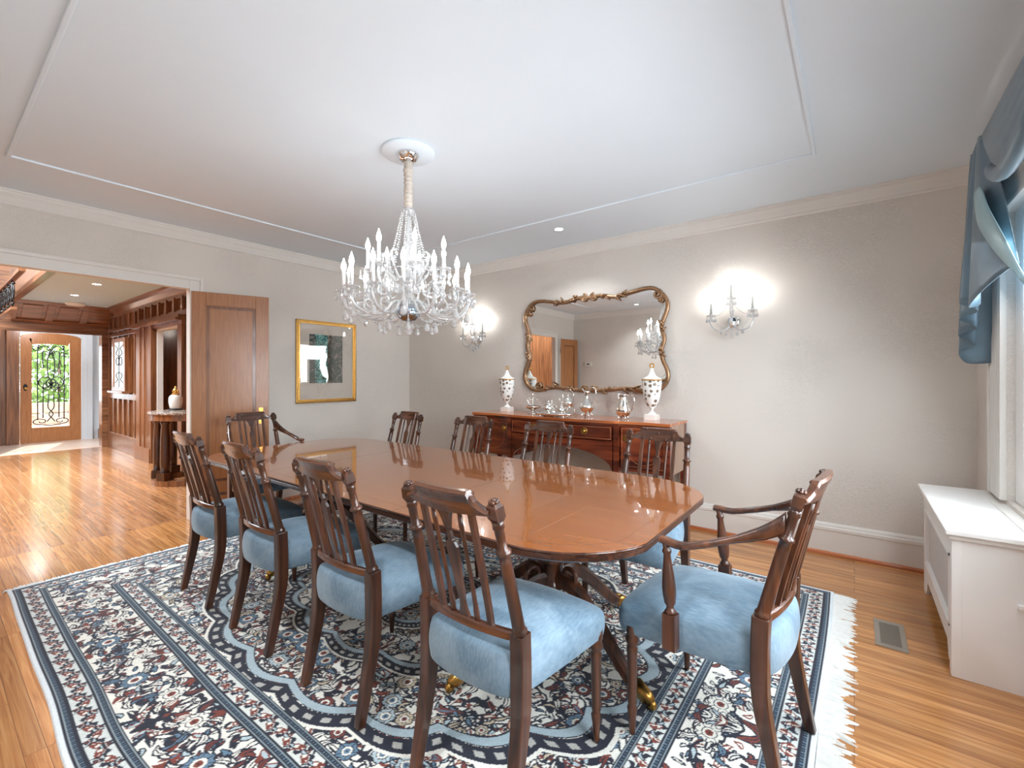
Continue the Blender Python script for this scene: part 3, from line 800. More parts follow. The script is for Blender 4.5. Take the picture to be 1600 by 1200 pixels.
chair_a['label'] = 'blue velvet armchair at the right end of the table, nearest the radiator cover'; chair_a['group'] = 'armchairs at the table ends'
chair_b = copy_tree(chair_a); chair_b.location = (-4.05, 1.84, .0135); chair_b.rotation_euler = (0, 0, -PI/2)
chair_b['label'] = 'armchair at the far left end of the table, in front of the open oak door'

# ---------------------------------------------------------------- dining table
def make_table():
    e = thing('dining_table', 'long glossy mahogany pedestal dining table with rounded corners', 'table', (-2.24, 1.895, .0025))
    hx, hy = 1.60, .665
    def outline(ins=0):
        pts = []; r = .30
        for (cx, cy, a0) in ((hx-r, hy-r, 0), (-(hx-r), hy-r, PI/2), (-(hx-r), -(hy-r), PI), (hx-r, -(hy-r), 3*PI/2)):
            for i in range(25):
                a = a0+PI/2*i/24
                pts.append((cx+(r-ins)*math.cos(a), cy+(r-ins)*math.sin(a)))
        # bowed ends
        return [(x+(math.copysign(.10*(1-(y/hy)**2), x) if abs(x) > hx-r-.01 else 0), y) for x, y in pts]
    b = MB(); o_ = outline(.004); b.prism(o_, .738, .745)
    b.build('table_top', M['tabletop'], e, bevel=.001)
    # reeded edge: stacked rounded layers
    b = MB()
    zs = [.744, .742, .740, .736, .734, .731, .729, .726, .724, .721, .719, .716, .712, .708]; ins = [.004, .001, 0, .001, .005, .001, .005, .001, .005, .001, .006, .002, .006, .012]
    rings = [outline(k) for k in ins]; n = len(rings[0]); vs = []; fs = []
    for z, rg in zip(zs, rings): vs += [(x, y, z) for x, y in rg]
    for k in range(len(zs)-1):
        for i in range(n): fs.append((k*n+i, k*n+(i+1) % n, (k+1)*n+(i+1) % n, (k+1)*n+i))
    fs.append(tuple((len(zs)-1)*n+i for i in range(n)))
    b.add(vs, fs); b.build('reeded_edge', M['tableedge'], e)
    # leaf joints and inlay line
    for x in (-.62, .66): MB().box((x-.0012, -hy+.006, .7450), (x+.0012, hy-.006, .7453)).build('leaf_joint', M['tableedge'], e)
    b = MB(); o1 = outline(.075); o2 = outline(.0765); n = len(o1)
    b.add([(x, y, .7452) for x, y in o1]+[(x, y, .7452) for x, y in o2], [(i, (i+1) % n, n+(i+1) % n, n+i) for i in range(n)])
    b.build('inlay_line', M['tableedge'], e)
    MB().box((-1.35, -.40, .66), (1.35, -.37, .712)).box((-1.35, .37, .66), (1.35, .40, .712)).build('apron', M['tableedge'], e)
    for px, base_ang in ((1.05, -15), (-1.01, -65)):
        col_ = MB().lathe([(.085, .708), (.085, .69), (.06, .67), (.045, .64), (.042, .60), (.05, .55), (.062, .50), (.07, .47), (.074, .455), (.066, .45), (.072, .44), (.074, .425), (.066, .415), (.058, .41), (.058, .30), (.07, .295), (.07, .27), (.045, .25), (.03, .235), (0, .23)], (px, 0, 0), 24)
        co = col_.build('pedestal', M['chairwood'], e)
        for q in range(4):
            a = math.radians(base_ang+q*90); d = Vector((math.cos(a), math.sin(a), 0))
            P = [(0.03, .33), (.10, .345), (.17, .33), (.27, .26), (.38, .16), (.47, .085), (.53, .06), (.545, .055)]
            path = smooth_path([(px+d.x*r, d.y*r, z) for r, z in P], 5)
            b = MB(); b.tube(path, [lerp(.036, .022, i/(len(path)-1)) for i in range(len(path))], sec=[(-.62, -1), (.62, -1), (.8, .5), (.45, 1), (-.45, 1), (-.8, .5)], up=(0, 0, 1), smooth=False)
            # scroll against the column
            sc2 = [(px+d.x*(.125+.04*math.cos(t)), d.y*(.125+.04*math.cos(t)), .375+.04*math.sin(t)) for t in [k*PI/8 for k in range(17)]]
            b.tube(sc2, .012, 6)
            lg = b.build('pedestal_leg', M['chairwood'], co, bevel=.002)
            b = MB(); b.tube([(px+d.x*r, d.y*r, z) for r, z in ((.50, .074), (.555, .052), (.58, .046))], [.028, .024, .014], sec=[(-.75, -1), (.75, -1), (.9, .6), (.5, 1), (-.5, 1), (-.9, .6)], up=(0, 0, 1))
            R = Matrix.Rotation(a, 3, 'Z')@Matrix.Rotation(PI/2, 3, 'X')
            b.lathe([(0, -.011), (.016, -.011), (.020, -.006), (.020, .006), (.016, .011), (0, .011)], (px+d.x*.575, d.y*.575, .0315), 14, R)
            b.build('brass_caster', M['brass'], co)
    return e
make_table()

# ---------------------------------------------------------------- chandelier
def drop(c, h=.05, r=.013, mb=None):
    mb = mb or MB()
    x, y, z = c
    mb.lathe([(.0, 0), (.0025, -.004), (.0035, -.010)], (x, y, z), 6)
    mb.lathe([(0, -.010), (r*.35, -.016), (r*.75, -.5*h), (r, -.72*h), (r*.75, -.9*h), (0, -h)], (x, y, z), 8, smooth=False)
    return mb
def bead_line(p0, p1, sag, n, r, mb):
    p0, p1 = Vector(p0), Vector(p1)
    for i in range(n+1):
        t = i/n; p = p0.lerp(p1, t); p.z -= sag*4*t*(1-t)
        mb.ico(p, r, 1)
def flame_bulb(mb, x, y, z, s=1):
    mb.lathe([(0.006*s, 0), (.0125*s, .014*s), (.0145*s, .026*s), (.011*s, .046*s), (.005*s, .062*s), (.0012*s, .076*s)], (x, y, z), 8)
def make_chandelier():
    cx, cy = -2.147, 1.798
    e = thing('chandelier', 'large two-tier crystal chandelier with lit candle bulbs above the dining table', 'chandelier', (cx, cy, C))
    Z = lambda z: z-C
    MB().lathe([(.158, Z(C)), (.158, Z(C-.012)), (.152, Z(C-.018)), (0, Z(C-.018))], n=48).build('ceiling_medallion', M['ceil'], e)
    MB().lathe([(.066, Z(C-.018)), (.068, Z(C-.024)), (.060, Z(C-.034)), (.050, Z(C-.055)), (.030, Z(C-.066)), (0, Z(C-.066))], n=28).build('chrome_canopy', M['chrome'], e)
    prof = []; z = C-.062; k = 0
    while z > 2.335:
        prof.append((.0235+.0035*math.sin(k*1.9)+.0025*(k % 2)+(.004 if 5 < k < 10 else 0), Z(z))); z -= .0075; k += 1
    prof.append((.024, Z(2.332)))
    MB().lathe(prof, n=14).build('silk_cord_sleeve', M['sleeve'], e)
    st = MB().lathe([(.034, Z(2.335)), (.040, Z(2.32)), (.030, Z(2.30)), (.012, Z(2.29)), (.012, Z(2.14)), (.026, Z(2.12)), (.045, Z(2.08)), (.046, Z(2.05)), (.026, Z(2.0)), (.018, Z(1.97)), (.03, Z(1.95)), (.052, Z(1.91)), (.030, Z(1.87)), (.016, Z(1.85)), (.016, Z(1.80)), (.04, Z(1.78)), (.06, Z(1.755)), (.04, Z(1.74)), (.02, Z(1.72))], n=14, smooth=False)
    stem = st.build('crystal_stem', M['crystal'], e)
    MB().lathe([(0, Z(1.655)), (.04, Z(1.662)), (.068, Z(1.69)), (.075, Z(1.725)), (.060, Z(1.735)), (0, Z(1.735))], n=24).build('mirrored_bowl', plain('blued_mirror_glass', (.42, .52, .62), .08, 1, noise=.01), e)
    MB().lathe([(.012, Z(1.655)), (.014, Z(1.64)), (.006, Z(1.63)), (.012, Z(1.622)), (.024, Z(1.606)), (.026, Z(1.595)), (.018, Z(1.578)), (0, Z(1.570))], n=12, smooth=False).build('crystal_finial', M['crystal'], e)
    # bead strands of the crown cone
    for i in range(12):
        a = 2*PI*i/12+.1; mb = MB()
        p0 = Vector((.036*math.cos(a), .036*math.sin(a), Z(2.325))); p1 = Vector((.135*math.cos(a), .135*math.sin(a), Z(1.955)))
        for j in range(26):
            t = j/25; p = p0.lerp(p1, t); rr = 1-.10*math.sin(PI*t)
            mb.ico((p.x*rr, p.y*rr, p.z), .0062, 1)
        mb.build('bead_strand', M['crystal'], e)
    MB().tube([(.135*math.cos(t), .135*math.sin(t), Z(1.955)) for t in [2*PI*k/24 for k in range(24)]], .004, 6, closed=True).build('crown_ring', M['chrome'], e)
    def arm(a, R, zb, zc, hc):
        """one arm: hub radius -> dip -> cup at radius R and height zc"""
        c_, s_ = math.cos(a), math.sin(a)
        P = lambda r, z, w=0: (r*c_-w*s_, r*s_+w*c_, Z(z))
        path = smooth_path([P(.05, zb+.03), P(.09, zb+.035), P(R*.42, zb-.035), P(R*.70, zb-.055), P(R*.93, zb-.02), P(R*1.02, zb+.035), P(R, zc-.015)], 5)
        ar = MB().tube(path, .0085, 7).build('glass_arm', M['crystal'], e)
        # inward scroll
        mb = MB(); mb.tube([P(R*.72+.032*math.cos(t), zb-.01+.032*math.sin(t)) for t in [k*PI/6-PI/2 for k in range(10)]], .006, 6)
        mb.build('scroll', M['crystal'], ar)
        mb = MB().lathe([(.010, Z(zc)-.012), (.014, Z(zc)-.004), (.040, Z(zc)+.002), (.044, Z(zc)+.007), (.030, Z(zc)+.006), (.012, Z(zc)+.012), (.015, Z(zc)+.026), (.012, Z(zc)+.028)], P(R, C), 12, smooth=False)
        mb.v = [(x, y, z) for x, y, z in mb.v]
        mb.build('drip_pan', M['crystal'], ar)
        MB().lathe([(.0105, Z(zc)+.02), (.0105, Z(zc)+.02+hc), (.006, Z(zc)+.021+hc)], P(R, C), 10).build('candle_sleeve', M['candle'], ar)
        mb = MB(); flame_bulb(mb, R*c_, R*s_, Z(zc)+.02+hc); mb.build('bulb', M['bulb'], ar)
        for q in range(5):
            t = 2*PI*q/5+a; x, y, _ = P(R, C); p = (x+.041*math.cos(t), y+.041*math.sin(t), Z(zc)+.002)
            mb = MB(); mb.ico((p[0], p[1], p[2]-.004), .005, 1); drop((p[0], p[1], p[2]-.008), .050, .011, mb); mb.build('crystal_drop', M['crystal'], ar)
        # big almond pendant below the elbow
        x, y, z = P(R*.98, zb-.012); mb = MB(); mb.ico((x, y, z-.008), .006, 1); drop((x, y, z-.012), .066, .019, mb); mb.build('crystal_drop', M['crystal'], ar)
        return P
    n1 = 14
    for i in range(n1): arm(2*PI*i/n1+.13, .365, 1.735, 1.812, .095)
    for i in range(7): arm(2*PI*i/7+.35, .235, 1.87, 1.955, .10)
    for i in range(n1):      # swags between the lower arms
        a0, a1 = 2*PI*i/n1+.13, 2*PI*(i+1)/n1+.13; mb = MB()
        bead_line((.33*math.cos(a0), .33*math.sin(a0), Z(1.70)), (.33*math.cos(a1), .33*math.sin(a1), Z(1.70)), .035, 14, .0048, mb); mb.build('bead_swag', M['crystal'], e); mb = MB()
        bead_line((.36*math.cos(a0), .36*math.sin(a0), Z(1.815)), (.36*math.cos(a1), .36*math.sin(a1), Z(1.815)), .04, 14, .0048, mb)
        mb.build('bead_swag', M['crystal'], e)
    for i in range(9):
        a = 2*PI*i/9; mb = MB()
        bead_line((.065*math.cos(a), .065*math.sin(a), Z(1.70)), (.26*math.cos(a), .26*math.sin(a), Z(1.685)), .05, 12, .0048, mb)
        drop((.165*math.cos(a), .165*math.sin(a), Z(1.645)), .062, .017, mb)
        mb.build('lower_swag', M['crystal'], e)
    # glass horns around the hub
    for i in range(8):
        a = 2*PI*i/8+.2; c_, s_ = math.cos(a), math.sin(a)
        MB().tube(smooth_path([(r*c_, r*s_, Z(z)) for r, z in ((.03, 1.86), (.08, 1.90), (.13, 1.97), (.15, 2.04), (.12, 2.06), (.10, 2.03))], 4), [.007]*21, 7).build('glass_horn', M['crystal'], e)
    return e
make_chandelier()

def make_sconce(x, z, label):
    e = thing('wall_sconce', label, 'wall lamp', (x, YB, z), 0, 'crystal sconces beside the mirror')
    MB().lathe([(.05, 0), (.05, .008), (.03, .016), (0, .016)], (0, 0, 0), 20, rotm(PI/2)).build('wall_plate', M['chrome'], e)
    MB().lathe([(0, -.05), (.018, -.047), (.034, -.03), (.040, 0), (.034, .03), (.018, .047), (0, .05)], (0, -.075, -.01), 10, smooth=False).build('crystal_ball', M['chrome'], e)
    MB().tube([(0, -.012, 0), (0, -.075, -.03)], .008, 8).build('bracket', M['chrome'], e)
    MB().lathe([(.018, .03), (.012, .05), (.02, .08), (.010, .10), (.014, .14), (.008, .17)], (0, -.075, 0), 10, smooth=False).build('crystal_stem', M['crystal'], e)
    for k, (dx, dy, zc) in enumerate(((-.155, -.11, .045), (0, -.115, .175), (.155, -.11, .065))):
        if dx:
            pth = smooth_path([(0, -.08, -.03), (dx*.35, -.11, -.075), (dx*.75, -.12, -.075), (dx*1.03, -.112, -.02), (dx, dy, zc-.01)], 5)
        else: pth = smooth_path([(0, -.08, .03), (0, -.14, .06), (0, -.14, .13), (0, -.115, .165)], 5)
        ar = MB().tube(pth, .007, 7).build('glass_arm', M['crystal'], e)
        MB().lathe([(.008, zc-.012), (.034, zc), (.037, zc+.006), (.012, zc+.008), (.013, zc+.022)], (dx, dy, 0), 12, smooth=False).build('drip_pan', M['crystal'], ar)
        MB().lathe([(.0085, zc+.018), (.0085, zc+.115), (.005, zc+.116)], (dx, dy, 0), 10).build('candle_sleeve', M['candle_grey'], ar)
        mb = MB(); flame_bulb(mb, dx, dy, zc+.115, .9); mb.build('bulb', M['sconcebulb'], ar)
        for q in range(6):
            t = 2*PI*q/6; mb = MB(); p = (dx+.034*math.cos(t), dy+.034*math.sin(t), zc-.004); mb.ico(p, .0045, 1); drop((p[0], p[1], p[2]-.004), .045, .010, mb); mb.build('crystal_drop', M['crystal'], ar)
    for (dx, z0, h) in ((-.08, -.06, .05), (.08, -.06, .05), (0, -.06, .09), (-.04, -.075, .05), (.04, -.075, .05)):
        mb = MB(); mb.ico((dx, -.09, z0), .005, 1); drop((dx, -.09, z0-.004), h, .013, mb); mb.build('crystal_drop', M['crystal'], e)
    for s in (-1, 1):
        mb = MB(); bead_line((0, -.115, .17), (s*.15, -.11, .055), .05, 18, .0042, mb); mb.build('bead_swag', M['crystal'], e); mb = MB(); bead_line((s*.15, -.11, .03), (0, -.09, -.05), .04, 14, .0042, mb); mb.build('bead_swag', M['crystal'], e)
    return e
make_sconce(-3.635, 1.775, 'three-candle crystal wall sconce left of the gilt mirror, behind the chandelier')
make_sconce(-.80, 1.785, 'three-candle crystal wall sconce on the bare wall right of the gilt mirror')

# ---------------------------------------------------------------- mirror
def make_mirror():
    mx, yy = -2.135, YB
    half = [(0, 2.122), (.06, 2.128), (.15, 2.13), (.24, 2.108), (.32, 2.103), (.44, 2.125), (.56, 2.145), (.66, 2.14), (.735, 2.085), (.785, 2.01), (.785, 1.93), (.755, 1.85), (.735, 1.78), (.755, 1.70), (.758, 1.65), (.732, 1.56), (.75, 1.47), (.785, 1.39), (.793, 1.32), (.765, 1.25), (.69, 1.19), (.60, 1.178), (.50, 1.198), (.38, 1.214), (.28, 1.203), (.15, 1.192)]
    full = half+[(0, 1.188)]+[(-x, z) for x, z in half[:0:-1]]
    path = smooth_path([(x, 0, z-1.65) for x, z in full], 4, closed=True)
    e = thing('mirror', 'wide mirror in a scrolled antique-gilt frame above the sideboard', 'mirror', (mx, yy, 1.65))
    mb = MB(); vs = [(p.x, -.016, p.z) for p in path]; n = len(vs)
    mb.add(vs+[(p.x, -.002, p.z) for p in path], [tuple(range(n)), tuple(range(2*n-1, n-1, -1))]+[(i, (i+1) % n, n+(i+1) % n, n+i) for i in range(n)])
    mb.build('mirror_glass', M['mirror'], e)
    mb = MB(); mb.tube([(p.x, -.022, p.z) for p in path], .017, 8, closed=True, up=(0, 1, 0), sec=[(-.9, -1), (.9, -1), (1.1, .2), (.55, .6), (.5, 1.2), (-.5, 1.2), (-.55, .6), (-1.1, .2)])
    fr = mb.build('gilt_frame', M['bronze'], e)
    def leafcluster(x, z, ang, L, k=5):
        mb = MB()
        for i in range(k):
            a = ang+(i-(k-1)/2)*.5; r0 = L*.2*(i-(k-1)/2)
            a = ang+(i-(k-1)/2)*.22; px_ = x+math.cos(ang)*L*(i/k-.5)*1.3; pz_ = z+math.sin(ang)*L*(i/k-.5)*1.3
            nx_, nz_ = -math.sin(ang), math.cos(ang); sd = 1 if i % 2 else -1
            pts = [(px_+math.cos(a)*L*.6*t+nx_*sd*(.004+.020*t*t), -.034-.014*math.sin(PI*t), pz_+math.sin(a)*L*.6*t+nz_*sd*(.004+.020*t*t)) for t in (0, .3, .6, 1)]
            mb.tube(pts, [.006, .012, .011, .005], 6)
        mb.build('acanthus_leaf', M['bronze'], fr)
    def scroll(x, z, r, a0, turn):
        mb = MB(); pts = []; rs = []
        for k in range(22):
            t = k/21; rr = r*(1-.75*t); a = a0+turn*t*3.0*PI
            pts.append((x+rr*math.cos(a), -.03-.008*t, z+rr*math.sin(a))); rs.append(.011-.004*t)
        mb.tube(pts, rs, 6); mb.ico(pts[-1], .012, 1); mb.build('scroll', M['bronze'], fr)
    for s in (-1, 1):
        leafcluster(s*.34, .462, PI/2*(1-s)+.1*s, .10); leafcluster(s*.44, -.435, PI/2*(1-s)-.15*s, .12)
        scroll(s*.70, .43, .045, PI/2, -s); scroll(s*.735, .375, .03, 0, s)
        scroll(s*.055, .475, .04, PI/2, s); scroll(s*.60, -.46+.035, .045, -PI/2, s); scroll(s*.05, -.445, .035, -PI/2, s)
        leafcluster(s*.745, .13, PI/2*s, .07, 4); leafcluster(s*.745, -.09, -PI/2, .06, 4)
        leafcluster(s*.17, .475, PI/2*(1-s)-.5*s, .08, 3); leafcluster(s*.20, -.455, PI/2*(1-s)+.4*s, .08, 3)
make_mirror()

# ---------------------------------------------------------------- sideboard
def make_sideboard():
    x0, x1, yb_, yf, zt = -3.27, -1.18, 4.085, 3.66, .945
    e = thing('sideboard', 'flame mahogany sideboard with arched kneehole and brass ring knobs under the mirror', 'sideboard', (x0, yf, 0))
    L = x1-x0; D = yb_-yf
    def front(x):  # serpentine front: concave doors, bowed centre; returns y (negative = towards the room)
        t = x/L
        if t < .235: return -.02+.028*math.sin(PI*t/.235)
        if t > .785: return -.02+.028*math.sin(PI*(t-.785)/.215)
        return -.035-.035*math.sin(PI*(t-.235)/.55)
    xs = [L*i/60 for i in range(61)]
    poly = [(x, front(x)-.018) for x in xs]+[(L+.012, D), (-.012, D)]
    poly[0] = (-.012, poly[0][1]); poly[60] = (L+.012, poly[60][1])
    MB().prism(poly, zt-.024, zt).build('top', M['sidetop'], e, bevel=.002)
    a, c_ = .235*L, .785*L
    def slab(xa, xb, za, zb_, d0, d1, mb, n=14):
        """curved panel following the front; d0/d1 depth behind the front surface"""
        for i in range(n):
            xL, xR = lerp(xa, xb, i/n), lerp(xa, xb, (i+1)/n)
            vs = [(xL, front(xL)+d0, za), (xR, front(xR)+d0, za), (xR, front(xR)+d1, za), (xL, front(xL)+d1, za), (xL, front(xL)+d0, zb_), (xR, front(xR)+d0, zb_), (xR, front(xR)+d1, zb_), (xL, front(xL)+d1, zb_)]
            mb.add(vs, [(0,3,2,1),(4,5,6,7),(0,1,5,4),(1,2,6,5),(2,3,7,6),(3,0,4,7)])
    zb_ = .52
    mb = MB()
    mb.box((.0, .02, zb_), (a, D, zt-.026)).box((c_, .02, zb_), (L, D, zt-.026)).box((a, -.0, .70), (c_, D, zt-.026))
    slab(.0, a, zb_, zb_+.03, 0, .03, mb); slab(c_, L, zb_, zb_+.03, 0, .03, mb)
    slab(.0, L, zt-.045, zt-.026, 0, .03, mb, 40)
    mb.build('carcass', M['sidewood'], e)
    MB().box((L, .02, zb_), (L+.003, D, zt-.026)).build('end_panel', M['sidewood_reflect'], e); MB().box((-.003, .02, zb_), (0, D, zt-.026)).build('end_panel', M['sidewood_reflect'], e)
    def knob(x, z, par):
        y = front(x)-.004
        mb = MB(); mb.lathe([(.031, 0), (.033, .007), (.026, .010), (.018, .004), (.012, .006), (.011, .016), (.005, .02), (0, .02)], (x, y, z), 18, rotm(PI/2)); mb.build('brass_ring_knob', M['brass'], par)
    for (xa, xb, kx, lab) in ((.03, a-.035, a-.085, ''), (c_+.035, L-.03, c_+.085, '')):
        mb = MB(); slab(xa, xb, zb_+.035, zt-.05, -.004, .02, mb); d = mb.build('door', M['sidewood'], e)
        # inlaid oval line
        m2 = MB(); xm, zm = (xa+xb)/2, (zb_+.035+zt-.05)/2; rx, rz_ = (xb-xa)/2-.05, (zt-zb_)/2-.07
        m2.tube([(xm+rx*math.cos(t), front(xm+rx*math.cos(t))-.0045, zm+rz_*math.sin(t)) for t in [2*PI*k/40 for k in range(40)]], .0018, 5, closed=True)
        m2.build('oval_inlay', M['sidetop'], d)
        m3 = MB(); 
        for z in (zb_+.045, zt-.06): m3.tube([(lerp(xa+.012, xb-.012, k/8), front(lerp(xa+.012, xb-.012, k/8))-.0045, z) for k in range(9)], .0016, 5)
        for x in (xa+.012, xb-.012): m3.tube([(x, front(x)-.0045, z) for z in (zb_+.045, zt-.06)], .0016, 5)
        m3.build('border_inlay', M['sidetop'], d)
        knob(kx, .80, d)
    mid = (a+c_)/2
    for (xa, xb, kx) in ((a+.035, mid-.004, lerp(a, mid, .55)), (mid+.004, c_-.035, lerp(mid, c_, .5))):
        mb = MB(); slab(xa, xb, .775, zt-.05, -.004, .02, mb); d = mb.build('drawer', M['sidewood'], e)
        m3 = MB()
        for z in (.785, zt-.06): m3.tube([(lerp(xa+.01, xb-.01, k/8), front(lerp(xa+.01, xb-.01, k/8))-.0045, z) for k in range(9)], .0016, 5)
        for x in (xa+.01, xb-.01): m3.tube([(x, front(x)-.0045, z) for z in (.785, zt-.06)], .0016, 5)
        m3.build('border_inlay', M['sidetop'], d)
        knob(kx, .842, d)
    # arched apron
    mb = MB(); n = 40; xa, xb = a+.03, c_-.03; hw = (xb-xa)/2; xm = (xa+xb)/2
    arch = lambda x: .50+.195*math.sqrt(max(0, 1-((x-xm)/hw)**2))
    vs = []; 
    for i in range(n+1):
        x = lerp(xa, xb, i/n); vs += [(x, front(x), arch(x)), (x, front(x), .765), (x, front(x)+.022, .765), (x, front(x)+.022, arch(x))]
    fs = [(i*4+k, i*4+(k+1) % 4, i*4+4+(k+1) % 4, i*4+4+k) for i in range(n) for k in range(4)]
    mb.add(vs, fs); mb.build('arched_apron', M['sidewood'], e)
    for x in (0.015, a, c_, L-.015):
        mb = MB()
        for (y, w) in ((front(x)+.018, 1), (D-.02, 1)):
            if y > .2 and x in (a, c_): continue
            zb2 = zb_+.36 if y < .2 else zb_
            vs = []
            for z, w_ in ((0, .010), (.09, .013), (.095, .018), (.11, .018), (.115, .014), (zb_, .022), (zt-.026, .022)): vs += [(x-w_, y-w_, z), (x+w_, y-w_, z), (x+w_, y+w_, z), (x-w_, y+w_, z)]
            fs = [(i*4+k, i*4+(k+1) % 4, i*4+4+(k+1) % 4, i*4+4+k) for i in range(6) for k in range(4)]+[(3, 2, 1, 0), (24, 25, 26, 27)]
            MB().add(vs, fs).build('tapered_leg', M['sidewood'], e)
make_sideboard()
ST = .9455  # sideboard top
def make_urn(x, y, label):
    e = thing('lidded_urn', label, 'urn', (x, y, ST), 0, 'spotted porcelain urns on the sideboard')
    MB().box((-.052, -.052, 0), (.052, .052, .048)).box((-.046, -.046, .048), (.046, .046, .054)).build('plinth', M['bone'], e, bevel=.002)
    MB().lathe([(.040, .054), (.036, .060), (.016, .075), (.013, .09), (.020, .104), (.034, .118)], n=20).build('foot', M['bone'], e)
    MB().lathe([(.020, .108), (.040, .125), (.058, .16), (.072, .21), (.080, .27), (.084, .33), (.085, .352)], n=28).build('spotted_body', M['spotted'], e)
    MB().lathe([(.087, .348), (.090, .352), (.087, .357), (.080, .357)], n=28).build('gilt_rim', M['gold'], e)
    MB().lathe([(.087, .357), (.082, .366), (.060, .376), (.038, .392), (.022, .418), (.013, .445), (.010, .455)], n=24).build('lid', M['bone'], e)
    MB().tube([(.019*math.cos(t), 0, .476+.019*math.sin(t)) for t in [2*PI*k/16 for k in range(16)]], .0055, 8, closed=True).build('gold_ring_finial', M['gold'], e)
def spotted():
    m, nt, b = nodes('porcelain_with_medallions')
    tc = N(nt, 'ShaderNodeTexCoord'); v = N(nt, 'ShaderNodeTexVoronoi'); v.inputs['Scale'].default_value = 24; v.inputs['Randomness'].default_value = .55
    nt.links.new(tc.outputs['Object'], v.inputs['Vector'])
    n = N(nt, 'ShaderNodeTexNoise'); n.inputs['Scale'].default_value = 90; nt.links.new(tc.outputs['Object'], n.inputs['Vector'])
    ad = N(nt, 'ShaderNodeMath', operation='MULTIPLY_ADD'); ad.inputs[1].default_value = .25; nt.links.new(n.outputs[0], ad.inputs[0]); nt.links.new(v.outputs['Distance'], ad.inputs[2])
    nt.links.new(ramp(nt, ad.outputs[0], [(.40, srgb(128, 112, 96)), (.46, srgb(150, 128, 104)), (.49, srgb(236, 236, 232))]), b.inputs['Base Color'])
    b.inputs['Roughness'].default_value = .2; return m
M['spotted'] = spotted()
make_urn(-3.02, 3.90, 'spotted porcelain lidded urn left of the mirror, at the left end of the sideboard')
make_urn(-1.415, 3.90, 'spotted porcelain lidded urn overlapping the mirror\'s right edge, at the right end of the sideboard')

# silver on the sideboard
def handle(pts, r, par, name='handle', mat=None): return MB().tube(smooth_path(pts, 5), r, 8).build(name, mat or M['silver'], par)
def feet(par, R, h, n=4, z=0):
    for i in range(n):
        a = 2*PI*i/n+PI/4; c_, s_ = math.cos(a), math.sin(a)
        MB().tube([(R*c_*1.25, R*s_*1.25, z+.005), (R*c_*1.12, R*s_*1.12, z+h*.5), (R*c_*.85, R*s_*.85, z+h)], [.009, .005, .008], 8).build('foot', M['silver'], par)
# water pitcher
e = thing('water_pitcher', 'plain polished silver water pitcher, rightmost silver piece, beside the right urn', 'pitcher', (-1.655, 3.84, ST), .0)
MB().lathe([(.030, .022), (.052, .034), (.064, .06), (.066, .085), (.060, .12), (.048, .165), (.042, .195), (.046, .215), (.050, .222), (.046, .222), (.040, .20), (.044, .165), (.055, .12), (.06, .085), (.055, .06), (0, .05)], n=28).build('body', M['silver'], e)
MB().add([(-.030, -.030, .19), (-.078, 0, .232), (-.030, .030, .19), (-.044, -.024, .224), (-.044, .024, .224)], [(0, 1, 3), (2, 4, 1), (0, 2, 1), (3, 1, 4)]).build('spout', M['silver'], e, solid=.002)
handle([(.044, 0, .21), (.085, 0, .215), (.105, 0, .17), (.085, 0, .10), (.058, 0, .065)], .006, e); feet(e, .04, .03)
# ewer with tall loop handle
e = thing('silver_ewer', 'tall footed silver ewer with a high loop handle, left of the plain pitcher', 'ewer', (-2.03, 3.86, ST))
MB().lathe([(.035, .03), (.03, .036), (.045, .05), (.068, .078), (.072, .10), (.058, .125), (.032, .150), (.020, .17), (.018, .20), (.024, .225), (.034, .245), (.030, .245), (.016, .21), (0, .20)], n=26, flute=.02).build('body', M['silver'], e)
MB().add([(-.016, -.018, .225), (-.060, 0, .275), (-.016, .018, .225), (-.028, -.018, .248), (-.028, .018, .248)], [(0, 1, 3), (2, 4, 1), (0, 2, 1), (3, 1, 4)]).build('spout', M['silver'], e, solid=.002)
handle([(.028, 0, .235), (.045, 0, .275), (.085, 0, .27), (.095, 0, .22), (.075, 0, .15), (.062, 0, .10)], .0055, e); feet(e, .045, .036)
# teapot on stand
e = thing('silver_kettle', 'silver spirit kettle hanging in its stand with an arched handle, left of the ewer', 'kettle', (-2.245, 3.88, ST))
MB().lathe([(.02, .08), (.05, .092), (.064, .115), (.060, .145), (.038, .165), (.034, .17), (.02, .18), (.006, .186), (.006, .194), (.010, .20), (0, .206)], n=24, flute=.02).build('body', M['silver'], e)
handle([(-.05, 0, .15), (-.062, 0, .21), (-.03, 0, .245), (.03, 0, .245), (.062, 0, .21), (.05, 0, .15)], .0045, e)
handle([(-.05, 0, .12), (-.085, 0, .13), (-.098, 0, .165)], .008, e, 'spout')
MB().tube([(.055*math.cos(t), .055*math.sin(t), .085) for t in [2*PI*k/20 for k in range(20)]], .005, 6, closed=True).build('ring', M['silver'], e)
for i in range(3):
    a = 2*PI*i/3+.5; MB().tube([(.055*math.cos(a), .055*math.sin(a), .085), (.062*math.cos(a), .062*math.sin(a), .04), (.078*math.cos(a), .078*math.sin(a), .006)], .005, 6).build('stand_leg', M['silver'], e)
